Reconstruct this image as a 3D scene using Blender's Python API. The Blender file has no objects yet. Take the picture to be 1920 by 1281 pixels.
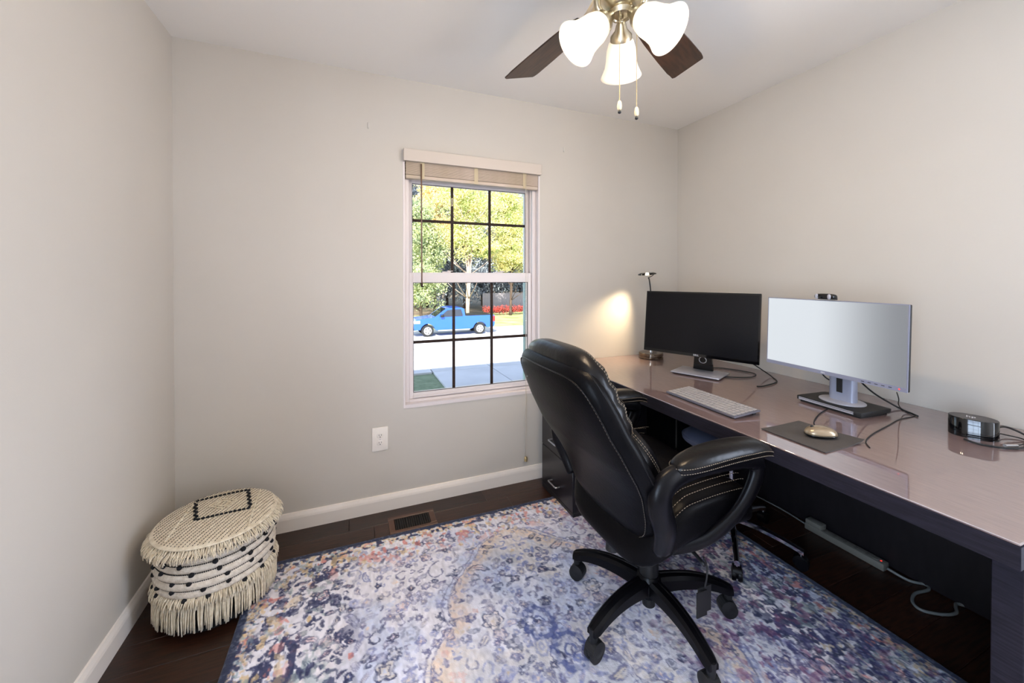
import bpy, bmesh, math, random
import numpy as np
from mathutils import Vector, Matrix
random.seed(7); RNG = np.random.default_rng(11)
R = math.radians
SC = bpy.context.scene
COL = SC.collection
RWX = 3.082

# ------------------------------------------------------------------ camera, world, sun, exposure
cam = bpy.data.cameras.new('camera'); camo = bpy.data.objects.new('camera', cam); COL.objects.link(camo)
F, Y0, YAW, PIT = 732.4, 526.2, 0.384, 0.0091
cam.sensor_width = 36.0; cam.lens = F / 1920 * 36; cam.shift_y = -(640.5 - Y0) / 1920
cam.clip_start = 0.05; cam.clip_end = 500
fw = Vector((math.sin(YAW) * math.cos(PIT), math.cos(YAW) * math.cos(PIT), -math.sin(PIT)))
rt = Vector((math.cos(YAW), -math.sin(YAW), 0)); up = rt.cross(fw)
M = Matrix((rt, up, -fw)).transposed().to_4x4(); M.translation = Vector((0.7887, -2.3009, 1.3143))
camo.matrix_world = M
SC.camera = camo

world = bpy.data.worlds.new('sky'); SC.world = world; world.use_nodes = True
wn = world.node_tree; wn.nodes.clear()
wo = wn.nodes.new('ShaderNodeOutputWorld'); bg = wn.nodes.new('ShaderNodeBackground')
sky = wn.nodes.new('ShaderNodeTexSky'); sky.sky_type = 'HOSEK_WILKIE'; sky.turbidity = 3.0
sky.sun_direction = Vector((-0.35, -0.75, 0.62)).normalized(); sky.ground_albedo = 0.4
hs = wn.nodes.new('ShaderNodeHueSaturation'); hs.inputs['Saturation'].default_value = 0.62
wn.links.new(sky.outputs[0], hs.inputs['Color']); wn.links.new(hs.outputs[0], bg.inputs[0]); bg.inputs[1].default_value = 14.5
wn.links.new(bg.outputs[0], wo.inputs[0])

def light(name, kind, loc, energy, color, rot=(0, 0, 0), **kw):
    l = bpy.data.lights.new(name, kind); l.energy = energy; l.color = color
    for k, v in kw.items(): setattr(l, k, v)
    o = bpy.data.objects.new(name, l); o.location = loc; o.rotation_euler = rot; COL.objects.link(o); return o

sun = light('sun', 'SUN', (0, -20, 20), 14.0, (1.0, 0.95, 0.86), angle=R(0.6))
sun.rotation_euler = Vector((0.35, 0.75, -0.62)).to_track_quat('-Z', 'Y').to_euler()
# fill lights outside the added side window and doorway, to brighten the room
light('side_fill_light', 'AREA', (-0.20, -2.82, 1.40), 86, (0.62, 0.75, 1.0), (R(90), 0, R(-90)), shape='RECTANGLE', size=1.0, size_y=1.6)
light('door_fill_light', 'AREA', (RWX + 0.22, -2.85, 1.15), 92, (0.72, 0.81, 1.0), (R(90), 0, R(90)), shape='RECTANGLE', size=0.9, size_y=1.9)
SC.view_settings.view_transform = 'Standard'; SC.view_settings.look = 'None'
SC.view_settings.gamma = 1.0; SC.view_settings.exposure = 0.0; SC.view_settings.use_curve_mapping = False
SC.cycles.use_denoising = True
SC.cycles.max_bounces = 10; SC.cycles.diffuse_bounces = 5; SC.cycles.transparent_max_bounces = 24
SC.cycles.sample_clamp_indirect = 6.0; SC.cycles.caustics_reflective = False; SC.cycles.caustics_refractive = False

# ------------------------------------------------------------------ materials
def lin(c): return tuple(((v / 255) / 12.92 if v / 255 <= 0.04045 else ((v / 255 + 0.055) / 1.055) ** 2.4) for v in c)
def mat(name, rgb, rough=0.5, metal=0.0, noise=0.0, nscale=20, nstretch=(1, 1, 1), bump=0.0, bscale=200, coat=0.0, coat_rough=0.05,
        coat_ior=1.5, rgb2=None, emit=None, estr=0.0, trans=0.0, ior=1.5, sheen=0.0, rnd=0.0, spec=None, ramp=(0.35, 0.65)):
    m = bpy.data.materials.new(name); m.use_nodes = True; nt = m.node_tree; b = nt.nodes['Principled BSDF']
    c = lin(rgb) + (1,); b.inputs['Base Color'].default_value = c
    b.inputs['Roughness'].default_value = rough; b.inputs['Metallic'].default_value = metal; b.inputs['IOR'].default_value = ior
    b.inputs['Coat Weight'].default_value = coat; b.inputs['Coat Roughness'].default_value = coat_rough; b.inputs['Coat IOR'].default_value = coat_ior
    b.inputs['Transmission Weight'].default_value = trans; b.inputs['Sheen Weight'].default_value = sheen
    if spec is not None: b.inputs['Specular IOR Level'].default_value = spec
    if emit: b.inputs['Emission Color'].default_value = lin(emit) + (1,); b.inputs['Emission Strength'].default_value = estr
    tc = nt.nodes.new('ShaderNodeTexCoord'); mp = nt.nodes.new('ShaderNodeMapping'); mp.inputs['Scale'].default_value = nstretch
    nt.links.new(tc.outputs['Object'], mp.inputs[0])
    if noise or rgb2:
        n = nt.nodes.new('ShaderNodeTexNoise'); n.inputs['Scale'].default_value = nscale; n.inputs['Detail'].default_value = 5
        nt.links.new(mp.outputs[0], n.inputs[0])
        r = nt.nodes.new('ShaderNodeValToRGB'); r.color_ramp.elements[0].position = ramp[0]; r.color_ramp.elements[1].position = ramp[1]
        c2 = lin(rgb2) if rgb2 else tuple(v * (1 - noise) for v in c[:3])
        r.color_ramp.elements[0].color = tuple(c2) + (1,); r.color_ramp.elements[1].color = c
        nt.links.new(n.outputs[0], r.inputs[0]); src = r.outputs[0]
        if rnd:
            oi = nt.nodes.new('ShaderNodeObjectInfo'); mr = nt.nodes.new('ShaderNodeMapRange')
            mr.inputs['To Min'].default_value = 1 - rnd; mr.inputs['To Max'].default_value = 1 + rnd
            nt.links.new(oi.outputs['Random'], mr.inputs[0])
            mx = nt.nodes.new('ShaderNodeVectorMath'); mx.operation = 'SCALE'
            nt.links.new(src, mx.inputs[0]); nt.links.new(mr.outputs[0], mx.inputs['Scale']); src = mx.outputs[0]
        nt.links.new(src, b.inputs['Base Color'])
    if bump:
        n2 = nt.nodes.new('ShaderNodeTexNoise'); n2.inputs['Scale'].default_value = bscale; n2.inputs['Detail'].default_value = 3
        nt.links.new(mp.outputs[0], n2.inputs[0])
        bp = nt.nodes.new('ShaderNodeBump'); bp.inputs['Strength'].default_value = bump; bp.inputs['Distance'].default_value = 0.004
        nt.links.new(n2.outputs[0], bp.inputs['Height']); nt.links.new(bp.outputs[0], b.inputs['Normal'])
    return m

WALL = mat('wall_paint', (201, 194, 184), 0.62, noise=0.03, nscale=2, bump=0.05, bscale=250)
CEIL = mat('ceiling_paint', (236, 232, 226), 0.75, bump=0.06, bscale=180)
TRIM = mat('white_trim', (236, 226, 216), 0.4)
VINYL = mat('white_vinyl', (224, 214, 211), 0.35)
GASK = mat('dark_gasket', (84, 74, 76), 0.6)
WOODF = mat('dark_floor_wood', (62, 35, 22), 0.32, rgb2=(30, 15, 9), nscale=9, nstretch=(1, 12, 1), bump=0.12, bscale=60, rnd=0.35)
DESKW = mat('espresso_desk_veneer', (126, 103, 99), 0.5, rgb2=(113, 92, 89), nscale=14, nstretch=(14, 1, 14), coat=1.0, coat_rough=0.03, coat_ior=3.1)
DESKF = mat('espresso_desk_edge', (36, 33, 42), 0.7, rgb2=(26, 24, 30), nscale=14, nstretch=(14, 1, 14), spec=0.12)
DESKD = mat('dark_desk_panel', (26, 22, 26), 0.45, rgb2=(18, 15, 18), nscale=10, nstretch=(4, 4, 1))
CABW = mat('cabinet_black_lacquer', (22, 20, 25), 0.3, rgb2=(23, 20, 25), nscale=6)
LEATH = mat('black_leather', (11, 10, 12), 0.36, noise=0.25, nscale=6, bump=0.12, bscale=90, spec=0.07)
LEATH2 = mat('black_leather_soft', (12, 10, 11), 0.30, noise=0.2, nscale=8, bump=0.35, bscale=26, spec=0.22)
PLAST = mat('black_plastic', (9, 8, 11), 0.32, spec=0.16)
PLASTM = mat('matte_black_plastic', (16, 16, 18), 0.55)
THREAD = mat('cream_thread', (140, 126, 108), 0.7)
STOOLM = mat('grey_blue_leather', (104, 110, 134), 0.38, bump=0.1, bscale=70)
CHROME = mat('chrome', (220, 220, 225), 0.08, 1.0)
NICKEL = mat('brushed_nickel', (206, 192, 164), 0.28, 1.0)
SILVER = mat('satin_silver', (190, 188, 190), 0.3, 1.0)
SILVP = mat('silver_plastic', (176, 176, 186), 0.35, 0.35)
GLASSY = mat('glossy_black', (6, 6, 8), 0.06)
SCREENK = mat('dark_screen', (6, 6, 11), 0.25, spec=0.26)
GLASS = bpy.data.materials.new('clear_glass'); GLASS.use_nodes = True; _n = GLASS.node_tree; _n.nodes.clear()
_o = _n.nodes.new('ShaderNodeOutputMaterial'); _m = _n.nodes.new('ShaderNodeMixShader'); _t = _n.nodes.new('ShaderNodeBsdfTransparent'); _g = _n.nodes.new('ShaderNodeBsdfGlossy')
_t.inputs[0].default_value = (.97, .985, .98, 1); _g.inputs['Roughness'].default_value = 0.0; _m.inputs[0].default_value = .0015
_n.links.new(_t.outputs[0], _m.inputs[1]); _n.links.new(_g.outputs[0], _m.inputs[2]); _n.links.new(_m.outputs[0], _o.inputs[0])
BLACKR = mat('black_rubber', (12, 12, 13), 0.6)
CORDG = mat('grey_cord', (120, 124, 122), 0.5)
STRIPM = mat('grey_power_strip', (118, 116, 108), 0.5)
CREAM = mat('cream_cotton', (236, 224, 200), 0.9, rgb2=(212, 196, 168), nscale=60, bump=0.4, bscale=160, sheen=0.3)
CREAM2 = mat('ribbed_cotton', (228, 218, 204), 0.9, rgb2=(206, 194, 178), nscale=80, bump=0.5, bscale=220)
BLACKY = mat('black_yarn', (14, 14, 20), 0.85, bump=0.4, bscale=200)
IVORYP = mat('ivory_plastic', (240, 232, 222), 0.35)
SLOTM = mat('dark_slot', (70, 60, 52), 0.6)
BLINDM = mat('whitewashed_blind_slat', (206, 188, 172), 0.55, rgb2=(190, 172, 148), nscale=3, nstretch=(2, 1, 1))
VALM = mat('cream_valance', (204, 192, 180), 0.5)
BLADEM = mat('walnut_fan_blade', (66, 42, 28), 0.35, rgb2=(38, 22, 14), nscale=10, nstretch=(1, 8, 1))
MUNT = mat('bronze_muntin', (54, 37, 31), 0.6, spec=.2)
TEAL = mat('grey_green_casing', (168, 192, 190), 0.5)
PADM = mat('grey_brown_mousepad', (66, 60, 56), 0.75, noise=0.15, nscale=200)
MOUSEM = mat('bronze_grey_mouse', (150, 132, 108), 0.28, 0.5)
KEYM = mat('light_grey_key', (160, 154, 151), 0.45)
KBM = mat('silver_keyboard_case', (112, 110, 120), 0.35, 0.5)
BRASS = mat('brass_tassel', (210, 186, 136), 0.3, 0.7)
ORANGE = mat('orange_thread', (170, 70, 40), 0.7)
WHITEINK = mat('white_ink', (226, 226, 230), 0.5)
REDLED = mat('red_led', (255, 40, 30), 0.4, emit=(255, 50, 40), estr=2)
BULB = mat('halogen_bulb', (255, 240, 210), 0.4, emit=(255, 236, 200), estr=30)
SHADE = mat('frosted_glass_shade', (255, 246, 232), 0.35, emit=(255, 228, 188), estr=0.6)
LAMPG = mat('lamp_glass', (250, 250, 245), 0.02, trans=1.0, ior=1.4)
# outside
CONC = mat('concrete', (206, 204, 210), 0.85, rgb2=(190, 188, 194), nscale=1.2, bump=0.1, bscale=40)
ROAD = mat('pale_concrete_road', (222, 218, 214), 0.9, rgb2=(210, 206, 202), nscale=0.6)
GRASS = mat('lawn_green', (126, 138, 112), 0.95, rgb2=(104, 118, 92), nscale=9, bump=0.5, bscale=60)
GRASSY = mat('lawn_yellow_green', (190, 184, 128), 0.95, rgb2=(128, 140, 84), nscale=0.7, bump=0.5, bscale=40)
SOIL = mat('leaf_litter', (130, 108, 84), 0.95, rgb2=(74, 70, 52), nscale=0.8, bump=0.4, bscale=20)
BARK = mat('pale_bark', (190, 170, 158), 0.85, rgb2=(130, 106, 98), nscale=3, nstretch=(3, 3, .5))
BARKD = mat('dark_bark', (96, 78, 66), 0.9, rgb2=(60, 48, 42), nscale=3, nstretch=(3, 3, .5))
TRUCKB = mat('blue_car_paint', (26, 84, 196), 0.3, coat=0.8)
TRUCKG = mat('car_window_glass', (36, 44, 60), 0.05, spec=0.8)
TIRE = mat('tyre_rubber', (30, 30, 34), 0.8)
RIM = mat('alloy_rim', (205, 205, 210), 0.3, 0.6)
FENCEM = mat('weathered_fence', (170, 160, 164), 0.85, rgb2=(140, 132, 136), nscale=3, nstretch=(1, 1, .2))
REDB = mat('red_shrub', (190, 66, 62), 0.8, rgb2=(120, 60, 50), nscale=2)
SIDING = mat('house_siding', (200, 196, 186), 0.7)
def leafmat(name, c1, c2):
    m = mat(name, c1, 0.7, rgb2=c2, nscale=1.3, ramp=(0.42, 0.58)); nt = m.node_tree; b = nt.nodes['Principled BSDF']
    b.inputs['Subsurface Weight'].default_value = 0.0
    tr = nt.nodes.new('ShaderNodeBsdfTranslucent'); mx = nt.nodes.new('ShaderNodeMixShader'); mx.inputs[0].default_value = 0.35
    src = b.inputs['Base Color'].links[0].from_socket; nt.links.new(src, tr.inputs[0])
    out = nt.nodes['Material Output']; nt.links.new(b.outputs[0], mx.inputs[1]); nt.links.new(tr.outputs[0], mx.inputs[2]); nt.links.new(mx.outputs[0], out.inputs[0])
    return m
LEAFY = leafmat('yellow_leaves', (240, 228, 168), (184, 196, 128))
LEAFG = leafmat('green_leaves', (206, 212, 156), (146, 160, 130))
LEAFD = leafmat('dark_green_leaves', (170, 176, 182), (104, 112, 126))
LEAFO = leafmat('orange_leaves', (244, 214, 164), (212, 208, 150))

# ------------------------------------------------------------------ helpers
def link(name, me, m=None, parent=None, loc=None, rot=None):
    o = bpy.data.objects.new(name, me); COL.objects.link(o)
    if m is not None and me is not None and len(me.materials) == 0: me.materials.append(m)
    if parent: o.parent = parent
    if loc: o.location = loc
    if rot: o.rotation_euler = rot
    return o
def fin(bm, name, m=None, parent=None, loc=None, rot=None, smooth=False, recalc=True):
    if recalc: bmesh.ops.recalc_face_normals(bm, faces=bm.faces)
    me = bpy.data.meshes.new(name); bm.to_mesh(me); bm.free()
    if smooth: me.shade_smooth()
    if smooth == 'auto':
        me.shade_smooth(); me.set_sharp_from_angle(angle=R(38))
    return link(name, me, m, parent, loc, rot)
def thing(name, label, cat, loc=(0, 0, 0), rz=0.0, group=None, kind=None):
    o = bpy.data.objects.new(name, None); COL.objects.link(o); o.location = loc; o.rotation_euler = (0, 0, rz); o.empty_display_size = 0.05
    return tag(o, label, cat, group, kind)
def tag(o, label=None, cat=None, group=None, kind=None):
    if label: o['label'] = label
    if cat: o['category'] = cat
    if group: o['group'] = group
    if kind: o['kind'] = kind
    return o
def box(bm, lo, hi, bev=0.0, seg=2, mtx=None):
    vs = [bm.verts.new((x, y, z)) for x in (lo[0], hi[0]) for y in (lo[1], hi[1]) for z in (lo[2], hi[2])]
    fs = [bm.faces.new([vs[i] for i in f]) for f in ((0, 1, 3, 2), (4, 6, 7, 5), (0, 4, 5, 1), (2, 3, 7, 6), (0, 2, 6, 4), (1, 5, 7, 3))]
    if mtx is not None: bmesh.ops.transform(bm, matrix=mtx, verts=vs)
    if bev:
        es = list({e for f in fs for e in f.edges})
        bmesh.ops.bevel(bm, geom=es, offset=bev, segments=seg, affect='EDGES', profile=0.5)
def cbox(bm, c, s, bev=0.0, seg=2, mtx=None):
    box(bm, [c[i] - s[i] / 2 for i in range(3)], [c[i] + s[i] / 2 for i in range(3)], bev, seg, mtx)
def obox(name, lo, hi, m, parent=None, bev=0.0, seg=2, loc=None, rot=None):
    bm = bmesh.new(); box(bm, lo, hi, bev, seg); return fin(bm, name, m, parent, loc, rot, smooth='auto' if bev else False)
def rings(bm, rl, cap=True, closed=False):
    vr = [[bm.verts.new(p) for p in r] for r in rl]; n = len(vr[0])
    rng = range(len(vr)) if closed else range(len(vr) - 1)
    for i in rng:
        a, b = vr[i], vr[(i + 1) % len(vr)]
        for j in range(n): bm.faces.new((a[j], a[(j + 1) % n], b[(j + 1) % n], b[j]))
    if cap and not closed:
        bm.faces.new(vr[0][::-1]); bm.faces.new(vr[-1])
    return vr
def lathe(bm, prof, n=24, mtx=None, cap=True):
    rl = [[Vector((r * math.cos(2 * math.pi * k / n), r * math.sin(2 * math.pi * k / n), z)) for k in range(n)] for r, z in prof]
    if mtx is not None: rl = [[mtx @ p for p in r] for r in rl]
    rings(bm, rl, cap)
def catmull(pts, sub=6, closed=False):
    P = [Vector(p) for p in pts]; n = len(P); out = []
    for i in range(n if closed else n - 1):
        p0 = P[(i - 1) % n] if closed or i > 0 else P[0]; p1 = P[i]; p2 = P[(i + 1) % n]; p3 = P[(i + 2) % n] if closed or i + 2 < n else P[-1]
        for k in range(sub):
            t = k / sub
            out.append(0.5 * ((2 * p1) + (-p0 + p2) * t + (2 * p0 - 5 * p1 + 4 * p2 - p3) * t * t + (-p0 + 3 * p1 - 3 * p2 + p3) * t ** 3))
    if not closed: out.append(P[-1])
    return out
def tube(bm, pts, r, n=8, closed=False, flat=None, upv=None, cap=True):
    """r: radius or list; flat=(a,b): elliptical half sizes multiplier along side / normal axes (upv fixed)"""
    P = [Vector(p) for p in pts]; N = len(P); rl = []; prev = None
    for i in range(N):
        if closed: t = (P[(i + 1) % N] - P[i - 1])
        else: t = P[min(i + 1, N - 1)] - P[max(i - 1, 0)]
        t.normalize()
        if upv is not None: s = Vector(upv).cross(t)
        elif prev is None: s = t.orthogonal()
        else: s = prev - t * prev.dot(t)
        if s.length < 1e-6: s = t.orthogonal()
        s.normalize(); prev = s; q = t.cross(s)
        rr = r[i] if isinstance(r, (list, tuple)) else r
        fa, fb = flat if flat else (1, 1)
        rl.append([P[i] + s * (rr * fa * math.cos(2 * math.pi * k / n)) + q * (rr * fb * math.sin(2 * math.pi * k / n)) for k in range(n)])
    rings(bm, rl, cap, closed)
def cyl(bm, a, b, r1, r2=None, n=16):
    a, b = Vector(a), Vector(b); tube(bm, [a, b], [r1, r2 if r2 is not None else r1], n)
def ptube(name, pts, r, m, parent=None, sub=6, n=6, closed=False):
    bm = bmesh.new(); tube(bm, catmull(pts, sub, closed) if sub > 1 else pts, r, n, closed); return fin(bm, name, m, parent, smooth=True)
def se(th, ex):
    c, s = math.cos(th), math.sin(th); k = (abs(c) ** ex + abs(s) ** ex) ** (-1 / ex); return c * k, s * k
def pad(bm, a, b, ex, top, bot, fn=None, nr=14, ns=56, pe=2.4, puff=None):
    """cushion: plan superellipse a x b exponent ex, rounded edge; fn maps (x,y,h)->xyz; puff(x,y)->extra on top"""
    def pt(rho, th, side):
        c, s = se(th, ex); x = a * rho * c; y = b * rho * s
        e = max(0.0, 1 - rho ** pe) ** (1 / 2.2)
        h = (top * e + (puff(x, y) * e if puff else 0)) if side > 0 else -bot * e
        return Vector(fn(x, y, h) if fn else (x, y, h))
    rr = [math.sin(math.pi / 2 * (i / nr)) for i in range(1, nr + 1)]
    tops = [[bm.verts.new(pt(q, 2 * math.pi * k / ns, 1)) for k in range(ns)] for q in rr]
    bots = [[bm.verts.new(pt(q, 2 * math.pi * k / ns, -1)) for k in range(ns)] for q in rr[:-1]] + [tops[-1]]
    for L, s in ((tops, 1), (bots, -1)):
        c = bm.verts.new(pt(0.0, 0, s))
        for k in range(ns): bm.faces.new((c, L[0][k], L[0][(k + 1) % ns]))
        for i in range(nr - 1):
            for k in range(ns): bm.faces.new((L[i][k], L[i + 1][k], L[i + 1][(k + 1) % ns], L[i][(k + 1) % ns]))
def stitch(bm, pts, w=0.0022, dash=0.009, gap=0.004, closed=False):
    P = [Vector(p) for p in pts]
    if closed: P.append(P[0])
    seg = [(P[i + 1] - P[i]).length for i in range(len(P) - 1)]; tot = sum(seg)
    def at(d):
        for i, s in enumerate(seg):
            if d <= s or i == len(seg) - 1: return P[i].lerp(P[i + 1], min(1, d / s if s else 0))
            d -= s
    d = 0
    while d + dash < tot:
        tube(bm, [at(d), at(d + dash / 2), at(d + dash)], [w * .6, w, w * .6], 4); d += dash + gap
def dup(o, loc=None, rot=None, name=None):
    c = o.copy(); COL.objects.link(c)
    if loc: c.location = loc
    if rot: c.rotation_euler = rot
    return c
def prism(bm, poly, lo, hi, ax=1):
    """extrude 2-D polygon (p,q) along axis ax between lo and hi"""
    def v(p, t):
        if ax == 1: return (p[0], t, p[1])
        if ax == 0: return (t, p[0], p[1])
        return (p[0], p[1], t)
    A = [bm.verts.new(v(p, lo)) for p in poly]; B = [bm.verts.new(v(p, hi)) for p in poly]; n = len(poly)
    bm.faces.new(A); bm.faces.new(B[::-1])
    for i in range(n): bm.faces.new((A[i], A[(i + 1) % n], B[(i + 1) % n], B[i]))
def S(o): o['kind'] = 'structure'; return o

# ------------------------------------------------------------------ room shell
RW, RD, RH = 3.082, 3.45, 2.44
WX0, WX1, WZ0, WZ1 = 1.047, 1.914, 0.560, 2.040       # opening of the window in view
floor = S(obox('floor', (-0.15, -RD - .15, -0.10), (RW + .15, 0.15, -0.012), mat('subfloor', (24, 14, 10), 0.8)))
rows = 27; ph = RD / rows; protos = []
for L in (0.75, 1.05, 1.3):
    bm = bmesh.new(); box(bm, (0, 0, -0.012), (L - .0012, ph - .0012, 0.0), 0.0012, 1); me = bpy.data.meshes.new('plank'); bm.to_mesh(me); bm.free(); me.materials.append(WOODF); protos.append((L, me))
for r_ in range(rows):
    x = -random.uniform(0.02, 0.7)
    while x < RW:
        L, me = random.choice(protos); x0 = max(x, 0.001); x1 = min(x + L, RW - .001)
        if x1 - x0 > 0.06:
            if x0 == x and x1 == x + L: pk = link('plank', me, None, floor, (x0, -RD + r_ * ph, 0))
            else:
                pk = link('plank', me, None, floor, (x0, -RD + r_ * ph, 0)); pk.scale = ((x1 - x0) / L, 1, 1)
        x += L
S(obox('ceiling', (-0.15, -RD - .15, RH), (RW + .15, 0.15, RH + .12), CEIL))
def holed(name, x0, x1, z0, z1, hx0, hx1, hz0, hz1, y0, y1, m):
    bm = bmesh.new()
    box(bm, (x0, y0, z0), (hx0, y1, z1)); box(bm, (hx1, y0, z0), (x1, y1, z1))
    box(bm, (hx0, y0, z0), (hx1, y1, hz0)); box(bm, (hx0, y0, hz1), (hx1, y1, z1))
    return S(fin(bm, name, m))
holed('wall_back', 0, RW, -.1, RH, WX0, WX1, WZ0, WZ1, 0, 0.15, WALL)
S(obox('wall_front', (0, -RD - .15, -.1), (RW, -RD, RH), WALL))
def holed_side(name, x0, x1, hy0, hy1, hz0, hz1):
    bm = bmesh.new(); Y0_, Y1_ = -RD - .15, .15
    box(bm, (x0, Y0_, -.1), (x1, hy0, RH)); box(bm, (x0, hy1, -.1), (x1, Y1_, RH)); box(bm, (x0, hy0, hz1), (x1, hy1, RH))
    if hz0 > 0: box(bm, (x0, hy0, -.1), (x1, hy1, hz0))
    return S(fin(bm, name, WALL))
holed_side('wall_left', -.15, 0, -3.36, -2.30, 0.56, 2.20)
holed_side('wall_right', RW, RW + .15, -3.32, -2.40, -0.1, 2.10)
def base_prof(t=1): return [(0, 0), (.014, 0), (.014, .062), (.012, .072), (.006, .088), (0, .090)]
bm = bmesh.new(); prism(bm, [(-p, z) for p, z in base_prof()], 0.0, 2.4, 0); bmesh.ops.translate(bm, verts=bm.verts, vec=(0, 0, 0)); S(fin(bm, 'baseboard_back', TRIM))
bm = bmesh.new(); prism(bm, base_prof(), -RD, -0.0145, 1); S(fin(bm, 'baseboard_left', TRIM))
bm = bmesh.new(); prism(bm, [(RW - p, z) for p, z in base_prof()], -2.318, -1.96, 1); S(fin(bm, 'baseboard_right', TRIM))
bm = bmesh.new(); prism(bm, [(-RD + p, z) for p, z in base_prof()], 0.015, RW - .015, 0); S(fin(bm, 'baseboard_front', TRIM))

# window in view: liner, frame, two sashes with muntins and panes
def window(name, X0, X1, Z0, Z1, yi, s, casing=True):
    """yi: inner wall face y, s: +1 when outside lies towards +y"""
    w = bpy.data.objects.new(name, None); COL.objects.link(w); S(w)
    Y = lambda d: yi + s * d
    def b(bm, x0, x1, z0, z1, d0, d1, bev=0.002): 
        a, c = sorted((Y(d0), Y(d1))); box(bm, (x0, a, z0), (x1, c, z1), bev, 1)
    bm = bmesh.new(); t = .012                                     # white liner round the opening
    b(bm, X0, X0 + t, Z0, Z1, -.002, .149); b(bm, X1 - t, X1, Z0, Z1, -.002, .149)
    b(bm, X0 + t - .001, X1 - t + .001, Z1 - t, Z1, -.002, .149, 0); b(bm, X0 + t - .002, X1 - t + .002, Z0, Z0 + .020, -.004, .149, 0)
    fin(bm, 'window_liner', VINYL, w)
    bm = bmesh.new(); f = .026                                     # outer vinyl frame with tracks
    b(bm, X0 + t, X0 + t + f, Z0 + .02, Z1 - t, .035, .145); b(bm, X1 - t - f, X1 - t, Z0 + .02, Z1 - t, .035, .145)
    b(bm, X0 + t + f, X1 - t - f, Z1 - t - f, Z1 - t, .035, .145); b(bm, X0 + t + f, X1 - t - f, Z0 + .02, Z0 + .036, .035, .145)
    for q in (.060, .098):
        b(bm, X0 + t + f, X0 + t + f + .006, Z0 + .036, Z1 - .04, q, q + .004, 0); b(bm, X1 - t - f - .006, X1 - t - f, Z0 + .036, Z1 - .04, q, q + .004, 0)
    fin(bm, 'window_frame', VINYL, w)
    xa, xb = X0 + t + f + .001, X1 - t - f - .001; zm = (Z0 + Z1) / 2 + .005
    for nm, za, zb, d in (('lower_sash', Z0 + .036, zm + .036, .048), ('upper_sash', zm - .022, Z1 - t - f, .088)):
        st = .024; bt = .034 if nm == 'lower_sash' else .044; tp = .060 if nm == 'lower_sash' else .128
        bm = bmesh.new(); b(bm, xa, xa + st, za, zb, d, d + .036); b(bm, xb - st, xb, za, zb, d, d + .036)
        b(bm, xa + st, xb - st, za, za + bt, d, d + .036); b(bm, xa + st, xb - st, zb - tp, zb, d, d + .036)
        sash = fin(bm, nm, VINYL, w)
        gx0, gx1, gz0, gz1 = xa + st, xb - st, za + bt, zb - tp
        bm = bmesh.new(); b(bm, gx0 - .004, gx1 + .004, gz0 - .004, gz1 + .004, d + .008, d + .011, 0); fin(bm, 'pane', GLASS, sash)
        bm = bmesh.new(); gk = .0035
        for r4 in ((gx0, gx0 + gk, gz0 + gk, gz1 - gk), (gx1 - gk, gx1, gz0 + gk, gz1 - gk), (gx0, gx1, gz0, gz0 + gk), (gx0, gx1, gz1 - gk, gz1)): b(bm, *r4, d + .004, d + .0078, 0)
        fin(bm, 'gasket', GASK, sash)
        for k in (1, 2):
            cx = gx0 + (gx1 - gx0) * k / 3
            bm = bmesh.new(); b(bm, cx - .0085, cx + .0085, gz0, gz1, d + .014, d + .022, .001); fin(bm, 'muntin', MUNT, sash)
        cz = gz0 + (gz1 - gz0) * (.455 if nm == 'lower_sash' else .60)
        bm = bmesh.new(); b(bm, gx0, gx1, cz - .0085, cz + .0085, d + .0145, d + .0215, .001); fin(bm, 'muntin', MUNT, sash)
        if nm == 'lower_sash':
            for k in (.28, .74):
                bm = bmesh.new(); cx = gx0 + (gx1 - gx0) * k
                b(bm, cx - .03, cx + .02, zb, zb + .007, d + .010, d + .030, .002); b(bm, cx + .0, cx + .035, zb + .007, zb + .012, d + .012, d + .02, .002)
                fin(bm, 'sash_lock', VINYL, sash)
            bm = bmesh.new(); b(bm, xa + .02, xb - .02, za + .006, za + .016, d - .014, d, .003); fin(bm, 'lift_rail', VINYL, sash)
    if casing:
        bm = bmesh.new(); q = .012
        b(bm, X0 + t, X0 + t + .02 + q, Z0, Z1, .146, .175); b(bm, X1 - t - .02 - q, X1 - t, Z0, Z1, .146, .175)
        fin(bm, 'outer_casing', TEAL, w)
    return w
window('window_1', WX0, WX1, WZ0, WZ1, 0.0, 1)
w2 = window('window_added', -1.06, 0, 0.56, 2.20, 0, 1, False); w2.rotation_euler = (0, 0, R(90)); w2.location = (0, -2.30, 0)  # unseen window, added as an opening for the side fill light
bm = bmesh.new()                                                     # casing of an unseen doorway, added to let in the fill light
for a, b_ in ((-3.40, -3.32), (-2.40, -2.32)): box(bm, (RW - .016, a, 0), (RW, b_, 2.18), .003, 1)
box(bm, (RW - .016, -3.32, 2.10), (RW, -2.40, 2.18), .003, 1); S(fin(bm, 'trim_added_door', TRIM))
# house exterior face above/beside the window: keeps the sun off the near slabs, as the real house does
holed('wall_outside_facade', -7, 11, -1.2, 3.6, WX0 - .02, WX1 + .02, WZ0 - .02, WZ1 + .02, 0.20, 0.26, SIDING)
bm = bmesh.new(); prism(bm, [(-5.5, 3.6), (0.75, 3.6), (-2.4, 5.6)], -7.3, 11.3, 0); S(fin(bm, 'roof', mat('roof_shingle', (90, 84, 80), 0.9)))
S(obox('hall_floor_added', (RW, -3.6, -.10), (RW + 1.6, -2.2, -.012), WOODF))  # floor outside the added doorway

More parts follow.
